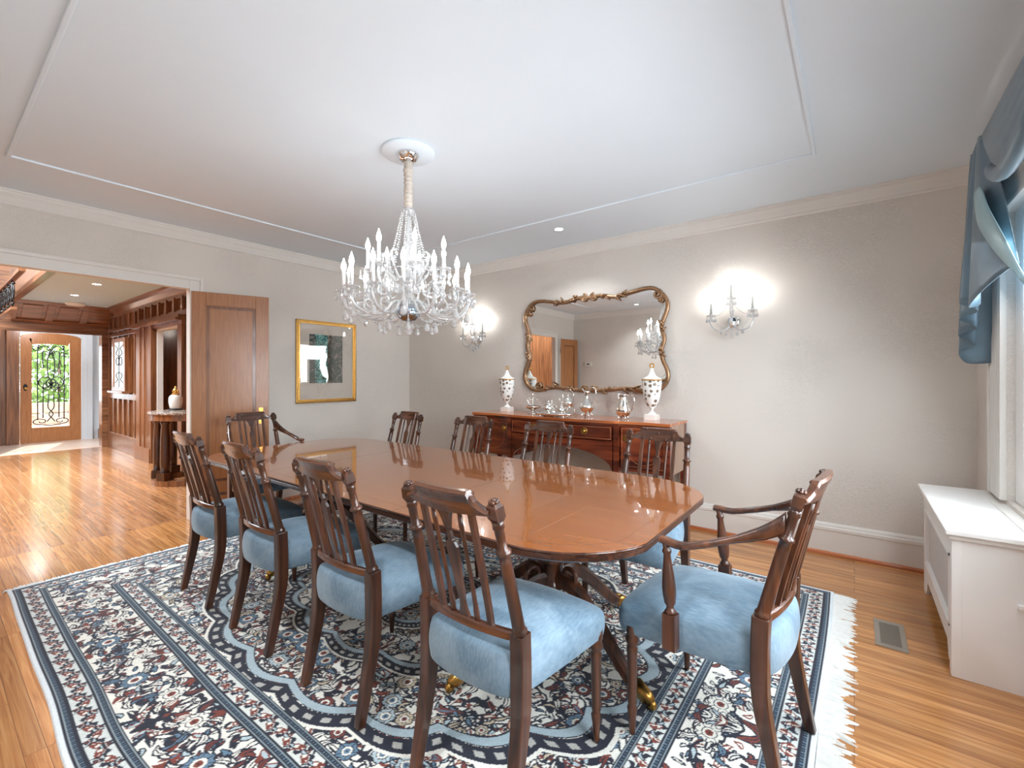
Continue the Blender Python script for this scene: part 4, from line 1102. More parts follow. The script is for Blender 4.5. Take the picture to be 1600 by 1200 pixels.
# tray with creamer and covered sugar
e = thing('silver_tray', 'oval silver gallery tray holding the small silver pieces', 'tray', (-2.30, 3.70, ST))
prof = [(0, .018), (.9, .018), (.96, .020), (1.0, .034), (1.01, .034), (.97, .014), (.9, .012), (0, .012)]
mb = MB(); mb.lathe(prof, n=40); mb.v = [(x*.20, y*.075, z) for x, y, z in mb.v]; mb.build('tray_plate', M['silver'], e)
for (fx, fy) in ((-.13, -.04), (.13, -.04), (-.13, .04), (.13, .04)): MB().lathe([(.010, 0), (.006, .006), (.008, .014)], (fx, fy, 0), 8).build('foot', M['silver'], e)
def small_pot(name, x, y, z, s, label, cat, lid=True, spout=True):
    e = thing(name, label, cat, (x, y, z))
    MB().lathe([(r*s, h*s) for r, h in ((.025, 0), (.028, .006), (.016, .014), (.035, .026), (.048, .048), (.046, .068), (.034, .082), (.036, .088))], n=22, flute=.02).build('body', M['silver'], e)
    if lid: MB().lathe([(r*s, h*s) for r, h in ((.037, .088), (.032, .098), (.014, .108), (.006, .113), (.010, .12), (.0, .128))], n=18).build('lid', M['silver'], e)
    handle([(.044*s, 0, .075*s), (.078*s, 0, .085*s), (.08*s, 0, .05*s), (.046*s, 0, .038*s)], .004*s, e)
    if spout: handle([(-.040*s, 0, .045*s), (-.068*s, 0, .06*s), (-.082*s, 0, .092*s)], .006*s, e, 'spout')
    return e
small_pot('silver_teapot', -2.36, 3.70, ST+.0185, 1.05, 'small silver teapot on the left half of the silver tray', 'teapot')
small_pot('sugar_bowl', -2.215, 3.70, ST+.0185, .8, 'small silver sugar bowl on the right half of the silver tray', 'bowl', True, False)
# left: round covered dish and stemmed epergne
e = thing('silver_compote', 'footed silver bowl with a scrolling crystal-and-silver centre, leftmost silver piece', 'bowl', (-2.635, 3.83, ST))
MB().lathe([(.045, 0), (.046, .006), (.018, .018), (.014, .035), (.03, .045), (.075, .062), (.088, .078), (.084, .08), (.06, .066), (0, .055)], n=28, flute=.015).build('bowl', M['silver'], e)
MB().lathe([(.008, .06), (.012, .09), (.007, .12), (.012, .15), (.006, .19), (.010, .20), (0, .215)], n=12).build('centre_stem', M['silver'], e)
for i in range(5):
    a = 2*PI*i/5; c_, s_ = math.cos(a), math.sin(a)
    handle([(.008*c_, .008*s_, .09), (.04*c_, .04*s_, .11), (.055*c_, .055*s_, .15), (.035*c_, .035*s_, .165), (.028*c_, .028*s_, .14)], .004, e, 'scroll')
e = thing('silver_muffin_dish', 'low silver covered dish with pointed finial on a round plate, beside the leftmost bowl', 'dish', (-2.46, 3.92, ST))
MB().lathe([(.05, 0), (.095, .014), (.105, .02), (.10, .024), (.05, .012), (0, .012)], n=30).build('plate', M['silver'], e)
MB().lathe([(.078, .018), (.080, .028), (.068, .05), (.045, .068), (.028, .08), (.016, .10), (.008, .12), (.014, .13), (.006, .142), (0, .15)], n=26, flute=.02).build('cover', M['silver'], e)

# ---------------------------------------------------------------- picture
def make_picture():
    y0, y1, z0, z1 = 2.53, 3.275, 1.028, 1.965
    e = thing('framed_picture', 'gilt-framed picture of dark green foliage with a wide cream mat', 'picture', (XA, y0, z0))
    Wd, H = y1-y0, z1-z0
    mb = MB(); w = .04
    for k, (o_, ww, t) in enumerate(((0, .018, .030), (.016, .010, .038), (.024, .018, .026))):
        mb.box((0, o_, o_), (t, o_+ww, H-o_)).box((0, Wd-o_-ww, o_), (t, Wd-o_, H-o_)).box((0, o_, o_), (t, Wd-o_, o_+ww)).box((0, o_, H-o_-ww), (t, Wd-o_, H-o_))
    fr = mb.build('gilt_frame', M['gold'], e, bevel=.003)
    mb = MB()   # rope of small beads around the frame
    nh, nw = 56, 44
    for i in range(nh):
        for yy in (.009, Wd-.009): mb.ico((.031, yy, .009+(H-.018)*i/(nh-1)), .0055, 1)
    for i in range(nw):
        for zz in (.009, H-.009): mb.ico((.031, .009+(Wd-.018)*i/(nw-1), zz), .0055, 1)
    mb.build('beading', M['bronze'], fr)
    matb = plain('cream_mat', srgb(226, 214, 200), .8, noise=.01)
    a0, a1, b0, b1 = .155, Wd-.175, .225, H-.155
    MB().box((.006, w, w), (.010, a0, H-w)).box((.006, a1, w), (.010, Wd-w, H-w)).box((.006, a0, w), (.010, a1, b0)).box((.006, a0, b1), (.010, a1, H-w)).build('mat_board', matb, e)
    m, nt, b = nodes('painted_foliage_print')
    tc = N(nt, 'ShaderNodeTexCoord'); sp = N(nt, 'ShaderNodeSeparateXYZ'); nt.links.new(tc.outputs['Object'], sp.inputs[0])
    n = N(nt, 'ShaderNodeTexNoise'); n.inputs['Scale'].default_value = 34; n.inputs['Detail'].default_value = 3; n.inputs['Distortion'].default_value = 1
    nt.links.new(tc.outputs['Object'], n.inputs['Vector'])
    c1 = ramp(nt, n.outputs[0], [(.38, srgb(40, 84, 78)), (.5, srgb(70, 140, 130)), (.58, srgb(160, 214, 206))])
    n2 = N(nt, 'ShaderNodeTexNoise'); n2.inputs['Scale'].default_value = 8; n2.inputs['Distortion'].default_value = 3; nt.links.new(tc.outputs['Object'], n2.inputs['Vector'])
    c2 = ramp(nt, n2.outputs[0], [(.4, srgb(52, 70, 60)), (.55, srgb(82, 86, 78)), (.62, srgb(140, 130, 120))])
    msk = ramp(nt, sp.outputs[1], [(.0, (0, 0, 0)), (.225, (0, 0, 0)), (.23, (1, 1, 1)), (.375, (1, 1, 1)), (.38, (0, 0, 0))])
    mx = N(nt, 'ShaderNodeMix', data_type='RGBA'); nt.links.new(msk, mx.inputs[0]); nt.links.new(c2, mx.inputs[6]); nt.links.new(c1, mx.inputs[7])
    nt.links.new(mx.outputs[2], b.inputs['Base Color']); b.inputs['Roughness'].default_value = .6
    MB().box((.004, a0-.005, b0-.005), (.0065, a1+.005, b1+.005)).build('print', m, e)
    MB().box((.013, w-.006, w-.006), (.0145, Wd-w+.006, H-w+.006)).build('glazing', M['picglass'], e)
make_picture()

# ---------------------------------------------------------------- radiator cover
def make_radiator():
    e = thing('radiator_cover', 'white radiator cover with a grey mesh front under the window', 'radiator cover', (.345, 2.765, 0))
    Lx, Ly = .275, 1.025; z1 = .628; t = .022
    MB().box((-.028, -.03, z1), (Lx+.005, Ly+.02, z1+.026)).build('top_board', M['white'], e, bevel=.006, seg=3)
    MB().box((-.014, -.015, z1-.022), (Lx, Ly+.008, z1)).build('top_moulding', M['white'], e, bevel=.006)
    MB().box((.03, 0, 0), (Lx-.055, t, z1-.022)).build('end_panel', M['white'], e).location
    MB().box((.03, Ly-t, .06), (Lx-.055, Ly, z1-.022)).build('end_panel', M['white'], e)
    for (a, b_) in ((0, .075), (Ly-.075, Ly)): MB().box((0, a, 0), (t, b_, z1-.022)).build('stile', M['white'], e, bevel=.003)
    MB().box((-.004, -.004, 0), (.03, .03, z1-.022)).build('corner_post', M['white'], e, bevel=.003)
    MB().box((.002, .075, z1-.11), (t, Ly-.075, z1-.022)).build('top_rail', M['white'], e)
    # bottom rail with an arched cut-out
    poly = [(.075, .19), (.075, .03), (.12, .03), (.16, .10)]+[(.16+(Ly-.32)*k/12, .10+.0*k) for k in range(13)]+[(Ly-.12, .03), (Ly-.075, .03), (Ly-.075, .19)]
    MB().prism(poly, .002, t, lambda a, b_, h: (h, a, b_)).build('bottom_rail', M['white'], e)
    fr = MB()
    for k in range(2):
        o_ = .008*k; x = .0-.004*(1-k)
        fr.box((x, .075+o_, .19+o_), (t, .085+o_, z1-.11-o_)).box((x, Ly-.085-o_, .19+o_), (t, Ly-.075-o_, z1-.11-o_)).box((x, .075+o_, .19+o_), (t, Ly-.075-o_, .20+o_)).box((x, .075+o_, z1-.12-o_), (t, Ly-.075-o_, z1-.11-o_))
    fr.build('panel_moulding', M['white'], e)
    MB().box((.014, .08, .19), (.017, Ly-.08, z1-.11)).build('mesh_panel', M['mesh_grey'], e)
    MB().box((.195, -.02, .362), (.218, 0, .378)).build('latch', M['white'], e, bevel=.002)
make_radiator()
# floor register
def make_vent():
    e = thing('floor_vent', 'small metal floor register set in the oak floor by the radiator cover', 'vent', (.083, 2.862, 0))
    mb = MB(); w, l = .125, .305
    for a, c_ in (((0, 0), (w, .03)), ((0, l-.03), (w, l)), ((0, .03), (.022, l-.03)), ((w-.022, .03), (w, l-.03))): mb.box((a[0], a[1], .0005), (c_[0], c_[1], .005))
    mb.build('vent_frame', M['vent'], e, bevel=.001)
    MB().box((.022, .03, .0004), (w-.022, l-.03, .001)).build('vent_shade', M['black'], e)  # flat black sheet stands in for the shade inside the duct
    mb = MB()
    for i in range(22): y = .034+i*(l-.068)/21; mb.box((.022, y-.0025, .0012), (w-.022, y+.0025, .0045))
    mb.build('louvres', M['vent'], e)
make_vent()

# ---------------------------------------------------------------- valance: swag and cascading jabot
def make_valance():
    e = thing('window_valance', 'slate-blue satin swag valance with a cascading tail over the window', 'curtain', (XR, 3.5, 2.56))
    xf = -.105      # board front, relative to the wall
    # board (hidden under cloth)
    MB().box((xf+.012, -2.9, -.02), (-.002, -.01, -.004)).build('valance_board', M['white'], e)
    def grid(fn, nu, nv, name, mat, solid=.003):
        vs = [fn(i/nu, j/nv) for j in range(nv+1) for i in range(nu+1)]
        fs = [(j*(nu+1)+i, j*(nu+1)+i+1, (j+1)*(nu+1)+i+1, (j+1)*(nu+1)+i) for j in range(nv) for i in range(nu)]
        mb = MB().add(vs, fs, True); return mb.build(name, mat, e, solid=solid)
    # jabot: zig-zag folds given as plan nodes at the top and at the hem (world x, y) with their hem heights
    nodes_ = [((.622, 3.56), (.618, 3.60), 1.40), ((.530, 3.57), (.510, 3.61), 1.40), ((.520, 3.55), (.478, 3.62), 1.47), ((.540, 3.52), (.535, 3.54), 1.50), ((.520, 3.50), (.468, 3.56), 1.555),
              ((.540, 3.47), (.530, 3.47), 1.585), ((.518, 3.45), (.462, 3.49), 1.64), ((.538, 3.42), (.522, 3.40), 1.67), ((.515, 3.39), (.452, 3.42), 1.72), ((.535, 3.36), (.520, 3.33), 1.70),
              ((.512, 3.34), (.470, 3.28), 1.68), ((.512, 3.31), (.490, 3.12), 1.735), ((.520, 3.30), (.545, 2.98), 1.80), ((.528, 3.28), (.575, 2.92), 1.82)]
    tp = smooth_path([(a[0]-XR, a[1]-3.5, 0) for a, b_, h in nodes_], 5); bt = smooth_path([(b_[0]-XR, b_[1]-3.5, h-2.56) for a, b_, h in nodes_], 5)
    m_ = len(tp)
    def jab(u, v):
        i = min(m_-1, int(round(u*(m_-1)))); p, q = tp[i], bt[i]
        w = v**.8
        z = q.z*v
        return (lerp(p.x, q.x, w), lerp(p.y, q.y, w), z)
    grid(jab, m_-1, 22, 'jabot', M['satin'])
    # turned edge showing the pale lining
    ln = [((.506, 3.25), 2.20), ((.500, 3.20), 2.10), ((.515, 3.13), 2.0), ((.545, 3.06), 1.90), ((.572, 2.95), 1.84)]
    lp = smooth_path([(p[0]-XR-.012, p[1]-3.5, z-2.56) for p, z in ln], 6); ml = len(lp)
    def lining(u, v):
        p = lp[min(ml-1, int(round(u*(ml-1))))]; w = .02+.19*math.sin(PI*min(1, u*.9+.08))**.8
        return (p.x+.055*v*u-.015*math.sin(PI*v), p.y-w*v*.9, p.z-.05*v+.12*v*(1-u)-.10*v*u)
    grid(lining, ml-1, 8, 'pale_lining', M['satin_lining'])
    # swags along the window: softly draped between gathers, with a rolled hem
    for k in range(3):
        ya, yb_ = -.19-k*.92, -.19-(k+1)*.92
        def swag(u, v, ya=ya, yb_=yb_):
            sag = math.sin(PI*u)**.7; y = lerp(ya, yb_, u)-(.30*v**1.3*(1-u) if ya > -.3 else 0)
            z = -v*(.26+.10*sag)
            fold = .010*math.sin(v*16-sag*3)*v*sag
            return (xf-.004-.022*sag*math.sin(PI*v*.8)-abs(fold), y, z)
        grid(swag, 28, 30, 'swag', M['satin'])
        mb = MB(); pts = [(xf-.012-.012*math.sin(PI*t), lerp(ya-(.30 if k == 0 else 0), yb_, t), -.275-.10*math.sin(PI*t)**.7) for t in [i/24 for i in range(25)]]
        mb.tube(pts, .032, 12, caps=False); mb.build('rolled_hem', M['satin'], e)
make_valance()

# ---------------------------------------------------------------- downlights
def downlight(x, y, z, label, grp, power=18, r=.036, lc=(.93, .97, 1)):
    e = thing('recessed_downlight', label, 'ceiling light', (x, y, z), 0, grp)
    MB().lathe([(r+.016, 0), (r+.016, -.003), (r+.004, -.005), (r, -.002)], n=24).build('trim_ring', M['ceil'], e)
    MB().lathe([(0, -.0022), (r, -.0022), (r, -.0012), (0, -.0012)], n=20).build('lens', M['can'], e)
    l = light('downlight_lamp', 'SPOT', (x, y, z-.02), (0, 0, 0), power, lc, spot_size=2.2, spot_blend=.8, shadow_soft_size=.04)
downlight(-2.167, 3.575, C, 'recessed ceiling downlight over the sideboard, in front of the mirror', 'dining room downlights', 45)
downlight(-3.25, .09, C, 'recessed ceiling downlight seen only as a reflection at the top right of the mirror', 'dining room downlights', 60)
downlight(-1.05, .09, C, 'added fill downlight above the camera side of the room, out of view', 'dining room downlights', 95)  # added lamp that brightens the camera side; no downlight known there
# thermostat on the wall seen in the mirror
e = thing('thermostat', 'ivory wall thermostat seen reflected in the mirror', 'thermostat', (-4.55, YN, 1.60))
MB().box((-.08, 0, -.045), (.08, .022, .045)).build('housing', M['plastic'], e, bevel=.004); MB().box((-.028, .0221, -.018), (.028, .0235, .018)).build('display', M['darkscreen'], e)

# ---------------------------------------------------------------- hall, stairwell and vestibule beyond the opening
HX0, HX1, HY1, HY0, HC = XA-WL, -11.4, 2.25, -1.6, 2.6
struct(MB().box((HX1, HY0, -.1), (HX0, HY1+.0, -.0004)).build('floor_hall', M['hallfloor']), 'polished oak floor of the hall')
struct(MB().box((-13.3, .2, -.1), (HX1, 2.5, .004)).build('floor_vestibule', M['tilefloor']), 'pale tiled floor of the entrance vestibule')
struct(MB().box((-10.85, 1.0, HC), (HX0, HY1+.1, HC+.1)).build('ceiling_hall', M['hallceil']), 'flat white hall ceiling')
struct(MB().box((HX1-.1, HY0-.1, 3.8), (HX0, 1.1, 3.9)).build('ceiling_stairwell', M['ceil']))
struct(MB().box((HX1-.2, HY0-.1, -.1), (HX0, HY0, 3.9)).build('wall_stairwell', M['hallwood']))
struct(MB().box((HX0-.02, HY0, 2.65), (HX0, 1.1, 3.9)).box((HX0-.02, HY0, 0), (HX0, YN-W, 2.65)).build('wall_stair_front', M['bluepaper']))
# fascia of the upper floor with its bottom moulding
b = MB().box((-11.2, .96, HC-.0), (HX0, 1.0, 3.8)).box((-11.2, .94, HC-.03), (HX0, 1.02, HC+.035))
struct(b.build('trim_4', M['hallwood_x'], bevel=.004), 'oak fascia beside the stairwell')
# header beam over the vestibule, upper panelled wall, posts
b = MB().box((HX1-.25, HY0, 2.13), (HX1, 2.34, 2.42)).box((HX1-.25, HY0, 2.42), (HX1-.05, 1.0, 3.8)).box((HX1-.02, HY0, 2.40), (HX1+.05, 1.0, 2.44)).box((HX1, HY0, 2.11), (HX1+.02, 2.3, 2.16)).box((HX1-.25, 1.0, 2.42), (HX1, 2.34, 2.8))
b.box((HX1-.2, 2.14, 0), (HX1+.03, 2.31, 2.14)).box((HX1-.2, .62, 0), (HX1+.0, .78, 2.14))
struct(b.build('trim_5', M['hallwood_y'], bevel=.006), 'dark oak beam and post framing the vestibule')
struct(MB().box((HX1-.2, HY0, 0), (HX1-.05, .62, 2.2)).build('wall_hall_end', M['bluepaper']))
# sloping coffer with three framed panels
def coffer():
    A = Vector((-11.38, 0, 2.29)); B = Vector((-10.86, 0, 2.60)); d = (B-A); L = d.length; d.normalize(); nrm = Vector((d.z, 0, -d.x))
    P = lambda s_, y, o_: (A.x+d.x*s_+nrm.x*o_, y, A.z+d.z*s_+nrm.z*o_)
    def slab(s0, s1, y0, y1, o0, o1, mb):
        vs = [P(s, y, o) for o in (o0, o1) for (s, y) in ((s0, y0), (s1, y0), (s1, y1), (s0, y1))]
        mb.add(vs, [(3, 2, 1, 0), (4, 5, 6, 7), (0, 1, 5, 4), (1, 2, 6, 5), (2, 3, 7, 6), (3, 0, 4, 7)])
    mb = MB(); slab(0, L, .98, 2.30, -.04, 0, mb)
    ys = [.98, 1.42, 1.86, 2.30]
    slab(0, .07, .98, 2.3, 0, .022, mb); slab(L-.07, L, .98, 2.3, 0, .022, mb)
    for y in ys: slab(.07, L-.07, max(.98, y-.05), min(2.30, y+.05), 0, .022, mb)
    for i in range(3): slab(.12, L-.12, ys[i]+.10, ys[i+1]-.10, 0, .010, mb)
    struct(mb.build('trim_6', M['hallwood_y'], bevel=.004), 'sloping oak coffer of framed panels above the vestibule')
coffer()
# panelled right-hand wall with a doorway
DX0, DX1 = -8.56, -7.50
b = MB().box((HX1, HY1, 0), (-8.60, HY1+.08, HC+.1)).box((DX1, HY1, 0), (HX0, HY1+.12, HC+.1)).box((-8.60, HY1, 2.06), (DX1, HY1+.08, HC+.1))
struct(b.build('wall_hall_right', M['hallwood']))
b = MB(); yf = HY1
b.box((-11.37, yf-.03, .0), (-9.34, yf, .26)).box((-11.37, yf-.04, .26), (-9.34, yf, .30))
for z0, z1, t in ((.93, 1.03, .03), (2.06, 2.12, .035), (2.16, 2.22, .03), (2.42, 2.46, .03)): b.box((-11.37, yf-t, z0), (-9.34, yf, z1))
for k in range(7): x = -11.34+k*.33; b.box((x, yf-.028, .30), (x+.075, yf, 2.45))
b.box((-9.34, yf-.075, 0), (-8.57, yf, 2.10)).box((-9.38, yf-.09, 0), (-8.60, yf, .22)).box((-9.14, yf-.09, .22), (-9.08, yf, 2.1)).box((-8.92, yf-.09, .22), (-8.86, yf, 2.1))
# head moulding above the doorway and frieze of small panels
b.box((-9.38, yf-.13, 2.10), (-7.3, yf, 2.14)).box((-9.36, yf-.10, 2.14), (-7.3, yf, 2.18)).box((-9.38, yf-.06, 2.06), (-7.3, yf, 2.10))
b.box((-9.36, yf-.03, 2.18), (-5.1, yf, 2.26)).box((-9.36, yf-.03, 2.42), (-5.1, yf, 2.46))
for k in range(14): x = -9.34+k*.33; b.box((x, yf-.055, 2.24), (x+.06, yf, 2.44))
b.box((DX1, yf-.05, 0), (DX1+.16, yf, 2.10)).box((-7.3, yf-.02, 0), (-5.1, yf, .24))
struct(b.build('trim_7', M['hallwood'], bevel=.004), 'dark oak panelling, pilaster and frieze of the hall')
b = MB().box((-8.60, yf, 0), (DX0, yf+.082, 2.06)).box((DX0, yf-.0, 2.03), (DX1, yf+.08, 2.06))
struct(b.build('trim_8', M['trim'], bevel=.004), 'painted jamb of the hall doorway')
b = MB(); hp = [(0, 0), (.13, 0), (.13, .02), (.11, .03), (.09, .06), (.05, .10), (.035, .115), (.035, .14), (0, .15)]
rail(-10.9, yf, -5.1, yf, 0, -1, hp, HC, b)
struct(b.build('trim_9', M['hallwood_x']), 'oak crown moulding of the hall')
# small dark room behind the doorway
b = MB().box((-9.3, 3.6, 0), (-6.6, 3.7, 2.6)).box((-9.4, yf+.12, 0), (-9.3, 3.6, 2.6)).box((-6.6, yf+.12, 0), (-6.5, 3.6, 2.6)).box((-9.4, yf+.12, 2.5), (-6.5, 3.7, 2.6))
struct(b.build('wall_side_room', M['hallwood']))
struct(MB().box((-9.4, yf, -.1), (-6.5, 3.7, -.0002)).build('floor_side_room', M['hallfloor']))
# vestibule walls
b = MB().box((-13.3, .2, 0), (-13.1, 1.06, 2.9)).box((-13.3, 2.27, 0), (-13.1, 2.5, 2.9)).box((-13.3, 1.06, 2.24), (-13.1, 2.27, 2.9)).box((-13.3, 2.42, 0), (HX1-.2, 2.52, 2.9)).box((-13.3, .1, 0), (HX1-.2, .2, 2.9))
struct(b.build('wall_vestibule', M['bluepaper']))
struct(MB().box((-13.3, .1, 2.6), (HX1-.2, 2.52, 2.7)).build('ceiling_vestibule', M['ceil']))
b = MB().box((-13.1, .2, 0), (-13.08, 1.0, .2)).box((-13.1, 2.40, 0), (HX1-.2, 2.42, .2))
struct(b.build('baseboard_vestibule', M['hallwood_x']))
# front door frame: oak left post, painted right casing, arched head
b = MB().box((-13.12, 1.06, 0), (-13.0, 1.235, 2.26)).box((-13.12, .98, 0), (-13.06, 1.06, 2.3))
struct(b.build('trim_10', M['hallwood'], bevel=.004), 'oak door post of the entrance')
b = MB().box((-13.12, 2.135, 0), (-13.04, 2.22, 2.3)).box((-13.12, 2.22, 0), (-13.02, 2.30, 2.3))
arc = lambda y: 2.10+.115*math.sqrt(max(0, 1-((y-1.686)/.46)**2))
ys = [lerp(1.235, 2.135, i/16) for i in range(17)]
vs = []
for y in ys: vs += [(-13.12, y, arc(y)+.006), (-13.05, y, arc(y)+.006), (-13.05, y, 2.3), (-13.12, y, 2.3)]
b.add(vs, [(i*4+k, i*4+(k+1) % 4, i*4+4+(k+1) % 4, i*4+4+k) for i in range(16) for k in range(4)])
struct(b.build('trim_11', M['bluepaper']), 'painted casing of the entrance')
e = thing('door_3', 'arched oak front door with a wrought-iron scrolled glass panel', 'door', (-13.09, 0, 0)); e['kind'] = 'structure'
y0, y1, g0, g1, gz0 = 1.245, 2.125, 1.404, 1.948, .31
garc = lambda y: 1.95+.045*math.sqrt(max(0, 1-((y-1.676)/.30)**2))
b = MB().box((0, y0, .008), (.05, g0, 2.095)).box((0, g1, .008), (.05, y1, 2.095)).box((0, g0, .008), (.05, g1, gz0))
vs = []; n = 22
for i in range(n+1):
    y = lerp(y0, y1, i/n); lo = garc(y) if g0 <= y <= g1 else 2.09
    lo = min(lo, arc(y)-.01); vs += [(0, y, lo), (.05, y, lo), (.05, y, max(arc(y), lo+.005)), (0, y, max(arc(y), lo+.005))]
b.add(vs, [(i*4+k, i*4+(k+1) % 4, i*4+4+(k+1) % 4, i*4+4+k) for i in range(n) for k in range(4)]+[(3, 2, 1, 0), tuple(4*n+k for k in range(4))])
b.build('door_leaf', M['oak'], e, bevel=.003)
MB().box((.02, g0-.005, gz0-.005), (.024, g1+.005, 1.995)).build('glass_pane', M['glass'], e)
mb = MB(); gy = (g0+g1)/2; X_ = .034
def iron(pts, r=.009, k=6): mb.tube([(X_, gy+a, z) for a, z in [(p.x, p.z) for p in smooth_path([(a, 0, z) for a, z in pts], k)]], r, 6)
for s_ in (-1, 1):
    iron([(s_*.19, .46), (s_*.19, 1.84), (s_*.15, 1.93), (s_*.06, 1.95), (s_*.0, 1.86), (-s_*.04, 1.76)])
    iron([(s_*.115, .50), (s_*.115, 1.06), (s_*.12, 1.10)]); iron([(s_*.12, 1.50), (s_*.115, 1.55), (s_*.115, 1.84), (s_*.02, 1.80)])
    iron([(s_*.035, 1.30), (s_*.05, 1.45), (s_*.045, 1.70), (0, 1.80), (-s_*.06, 1.90)])
    iron([(s_*.035, .98), (s_*.04, .85), (s_*.04, .70), (-s_*.03, .58), (s_*.02, .48), (s_*.06, .42)])
    iron([(s_*(.09+.09*math.cos(t)), 1.22+.11*math.sin(t)) for t in [k*PI/6 for k in range(13)]], k=3)
    iron([(s_*(.055+.06*math.cos(t)), 1.14+.075*math.sin(t)) for t in [k*PI/6 for k in range(13)]], k=3)
    iron([(0, .34), (s_*.12, .36), (s_*.23, .39), (s_*.25, .44), (s_*.19, .48), (s_*.09, .46), (s_*.09, .41), (s_*.15, .40), (s_*.17, .43)])
    iron([(s_*.26, 1.90), (s_*.22, 1.86), (s_*.17, 1.90), (s_*.20, 1.95)])
iron([(.07*math.cos(t), 1.20+.09*math.sin(t)) for t in [k*PI/6 for k in range(13)]], k=3)
iron([(.03*math.cos(t), 1.20+.03*math.sin(t)) for t in [k*PI/6 for k in range(13)]], k=3)
g = mb.build('wrought_iron_grille', M['iron'], e)
mb = MB().lathe([(.03, 0), (.03, .008), (0, .012)], (.05, 1.315, 1.12), 18, rotm(0, PI/2)); mb.v = [(x, y, 1.12+(z-1.12)*2.3) for x, y, z in mb.v]; pl = mb.build('escutcheon', M['iron'], e)
MB().lathe([(.008, 0), (.008, .03), (.024, .04), (.027, .055), (.018, .068), (0, .07)], (.055, 1.315, 1.10), 18, rotm(0, PI/2)).build('door_knob', M['brass'], pl)
# leaded casement standing proud of the panelled wall
e = thing('leaded_window', 'narrow leaded glass casement in a projecting oak frame on the panelled hall wall', 'window', (-10.25, yf-.06, 1.08))
b = MB(); 
for (xa, xb, za, zb_) in ((-.42, -.31, 0, .92), (.31, .42, 0, .92), (-.31, .31, 0, .07), (-.31, .31, .85, .92)): b.box((xa, -.05, za), (xb, .055, zb_))
b.box((-.48, -.10, -.035), (.48, .055, 0))
b.build('oak_frame', M['hallwood'], e, bevel=.004)
m_lead = emit('glowing_leaded_glass', (.93, .97, 1), 1.6)  # pane emits by itself; its daylight is put into the material
MB().box((-.31, -.03, .07), (.31, -.024, .85)).build('glowing_glass', m_lead, e)
mb = MB()
def lead(pts, r=.008): mb.tube([(p.x, -.034, p.z) for p in smooth_path([(a, 0, z) for a, z in pts], 5)], r, 6)
lead([(0, .07), (0, .85)])
for s_ in (-1, 1):
    lead([(s_*.25, .80), (s_*.08, .74), (s_*.2, .66), (0, .60)]); lead([(s_*.26, .14), (s_*.1, .2), (s_*.2, .28), (0, .33)]); lead([(s_*(.1+.09*math.cos(t)), .52+.07*math.sin(t)) for t in [k*PI/5 for k in range(11)]])
mb.build('lead_scrolls', M['iron'], e)
# iron stair balustrade at the upper left
e = thing('stair_balustrade', 'black wrought-iron stair balustrade with scrolls under an oak handrail', 'railing', (-11.1, .84, 2.29))
MB().box((0, -.03, -.02), (1.7, .03, .02)).build('stringer_board', M['hallwood_x'], e)
MB().tube([(0, 0, .43), (2.5, 0, .43)], 1, sec=[(-.03, -.022), (.03, -.022), (.035, .01), (.02, .03), (-.02, .03), (-.035, .01)], up=(0, 0, 1), smooth=False).build('handrail', M['hallwood_x'], e)
for i in range(4):
    x = .12+i*.46; mb = MB(); mb.tube([(x, 0, .02), (x, 0, .42)], .012, 8); 
    mb2 = MB()
    for s_ in (-1, 1):
        pts = [(x+s_*(.02+.09*math.cos(t)*(1-t/12)+.09), 0, .22+.13*math.sin(t)*(1-t/12)) for t in [k*PI/6 for k in range(18)]]
        mb2.tube(pts, .010, 6); mb2.ico((x+s_*.14, 0, .36), .022, 1); mb2.ico((x+s_*.05, 0, .08), .022, 1)
    bl = mb.build('baluster', M['iron'], e); mb2.build('scroll', M['iron'], bl)
# ceiling lights of the hall
downlight(-8.30, 1.51, HC, 'recessed downlight in the hall ceiling, nearer the dining room', 'hall downlights', 110, .045, (.84, .93, 1))
downlight(-9.67, 1.50, HC, 'recessed downlight in the hall ceiling, nearer the front door', 'hall downlights', 110, .045, (.84, .93, 1))
e = thing('smoke_alarm', 'round flush white disc on the hall ceiling above the coffer', 'smoke alarm', (-10.70, 1.67, HC))
MB().lathe([(.13, 0), (.13, -.03), (.11, -.045), (0, -.05)], n=28).build('housing', M['plastic'], e, bevel=.002)
light('side_room_fill', 'POINT', (-7.9, 3.0, 2.2), (0, 0, 0), 6, (1, .9, .8), shadow_soft_size=.1)  # added point fill so the side room shows; no fixture there
light('stairwell_fill', 'AREA', (-8.2, -.4, 3.72), (0, 0, 0), 520, (.80, .91, 1), shape='RECTANGLE', size=4, size_y=1.6)  # unseen area fill for the hall, under a closed ceiling without a window
light('vestibule_fill', 'POINT', (-12.2, 1.4, 2.35), (0, 0, 0), 22, (.95, .97, 1), shadow_soft_size=.12)  # unseen point fill; the vestibule has no lamp fixture
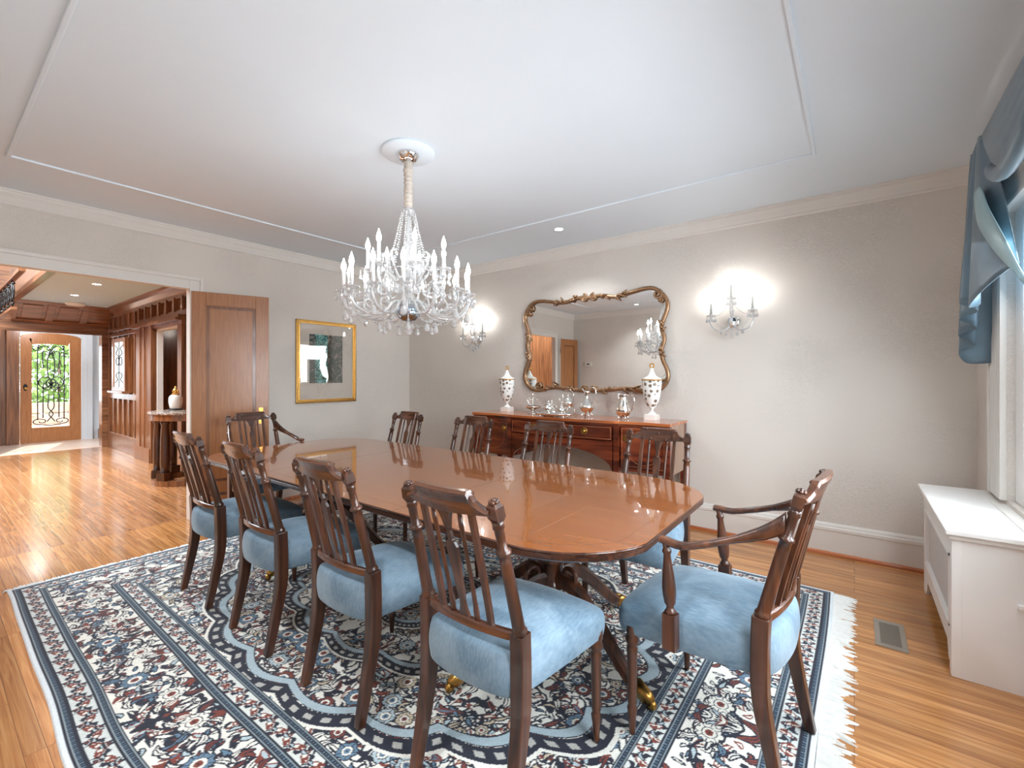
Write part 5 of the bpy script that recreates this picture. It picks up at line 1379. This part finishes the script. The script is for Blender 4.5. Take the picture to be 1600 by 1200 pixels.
# demilune side table with granite top
def demilune():
    cx, cy, r = -6.83, 2.17, .46
    e = thing('demilune_table', 'dark half-round side table with granite top and fluted legs in the hall', 'table', (cx, cy, 0))
    half = lambda rr, k=24, yy=0: [(rr*math.cos(PI+PI*i/k), rr*math.sin(PI+PI*i/k)+yy) for i in range(k+1)]
    MB().prism(half(r), .868, .893).build('granite_top', M['granite'], e, bevel=.005, seg=3)
    MB().prism(half(r-.02), .79, .868).build('apron', M['hallwood'], e, bevel=.003)
    MB().prism(half(r-.04)+[(r-.17, 0)]+[((r-.17)*math.cos(PI*2-PI*i/20), (r-.17)*math.sin(PI*2-PI*i/20)) for i in range(1, 21)], 0, .065).build('curved_plinth', M['hallwood'], e)
    for a in (200, 248, 292, 340):
        a = math.radians(a); x, y = (r-.105)*math.cos(a), (r-.105)*math.sin(a); R = rotm(0, 0, a)
        mb = MB(); mb.box((x-.06, y-.06, .065), (x+.06, y+.06, .16), R); mb.lathe([(.046, .16), (.050, .30), (.047, .55), (.038, .74), (.046, .752), (.05, .79)], (x, y, 0), 16, flute=.06)
        mb.build('fluted_leg', M['chairwood'], e)
demilune()
e = thing('lidded_vase', 'cream ribbed lidded vase with gilt trim on the granite side table', 'vase', (-7.08, 2.06, .8935))
MB().lathe([(.075, 0), (.08, .006), (.075, .014), (.05, .016)], n=24).build('dark_stand', M['iron'], e)
MB().lathe([(.05, .014), (.062, .03), (.074, .10), (.072, .16), (.058, .19), (.04, .20)], n=24, flute=.035).build('ribbed_body', M['bone'], e)
MB().lathe([(.042, .198), (.046, .206), (.03, .225), (.036, .245), (.028, .27), (.012, .285), (.016, .30), (0, .315)], n=20).build('gilt_lid', M['gold'], e)
for s_ in (-1, 1): MB().tube(smooth_path([(s_*.045, 0, .20), (s_*.085, 0, .225), (s_*.08, 0, .26), (s_*.05, 0, .25)], 4), .006, 6).build('gilt_handle', M['gold'], e)

# garden outside the front door
def shrub(x, y, w, h, n, label, seed):
    rnd = random.Random(seed); mb = MB()
    for i in range(n):
        a, b_, c_ = rnd.uniform(-1, 1), rnd.uniform(-1, 1), rnd.random()
        p = Vector((x+a*w*.5, y+b_*w, .15+c_*h)); R = Euler((rnd.uniform(0, 6), rnd.uniform(0, 6), rnd.uniform(0, 6))).to_matrix(); s_ = rnd.uniform(.05, .11)
        mb.add([p+R@Vector(v)*s_ for v in ((-1, 0, 0), (0, -.5, .1), (1, 0, 0), (0, .5, .1))], [(0, 1, 2, 3)])
    e = thing('garden_shrub', label, 'shrub', (0, 0, 0), 0, None)
    f = mb.build('foliage', M['foliage'], e); f['kind'] = 'stuff'
    st = MB().tube([(x, y, -.12), (x+.03, y+.02, h*.5), (x, y, h*.9)], [.05, .035, .01], 8).build('stem', M['hallwood'], e)
struct(MB().box((-24, -6, -.2), (-13.3, 12, -.12)).build('ground_outside', M['stone']))
shrub(-17.2, 2.35, .75, 3.6, 3000, 'bright green shrub seen through the front door glass, left part', 1)
shrub(-18.6, 4.6, 1.0, 3.2, 3000, 'bright green shrub seen through the front door glass, right part', 2)
e = thing('garden_steps', 'low pinkish stone garden steps beyond the front door', 'steps', (-15.6, 1.5, -.12))
for i in range(3): MB().box((-.25*i-.25, -1.2, .27*i), (.0-.25*i, 3.2, .27*i+.26)).build('stone_course', M['stone'], e, bevel=.02)
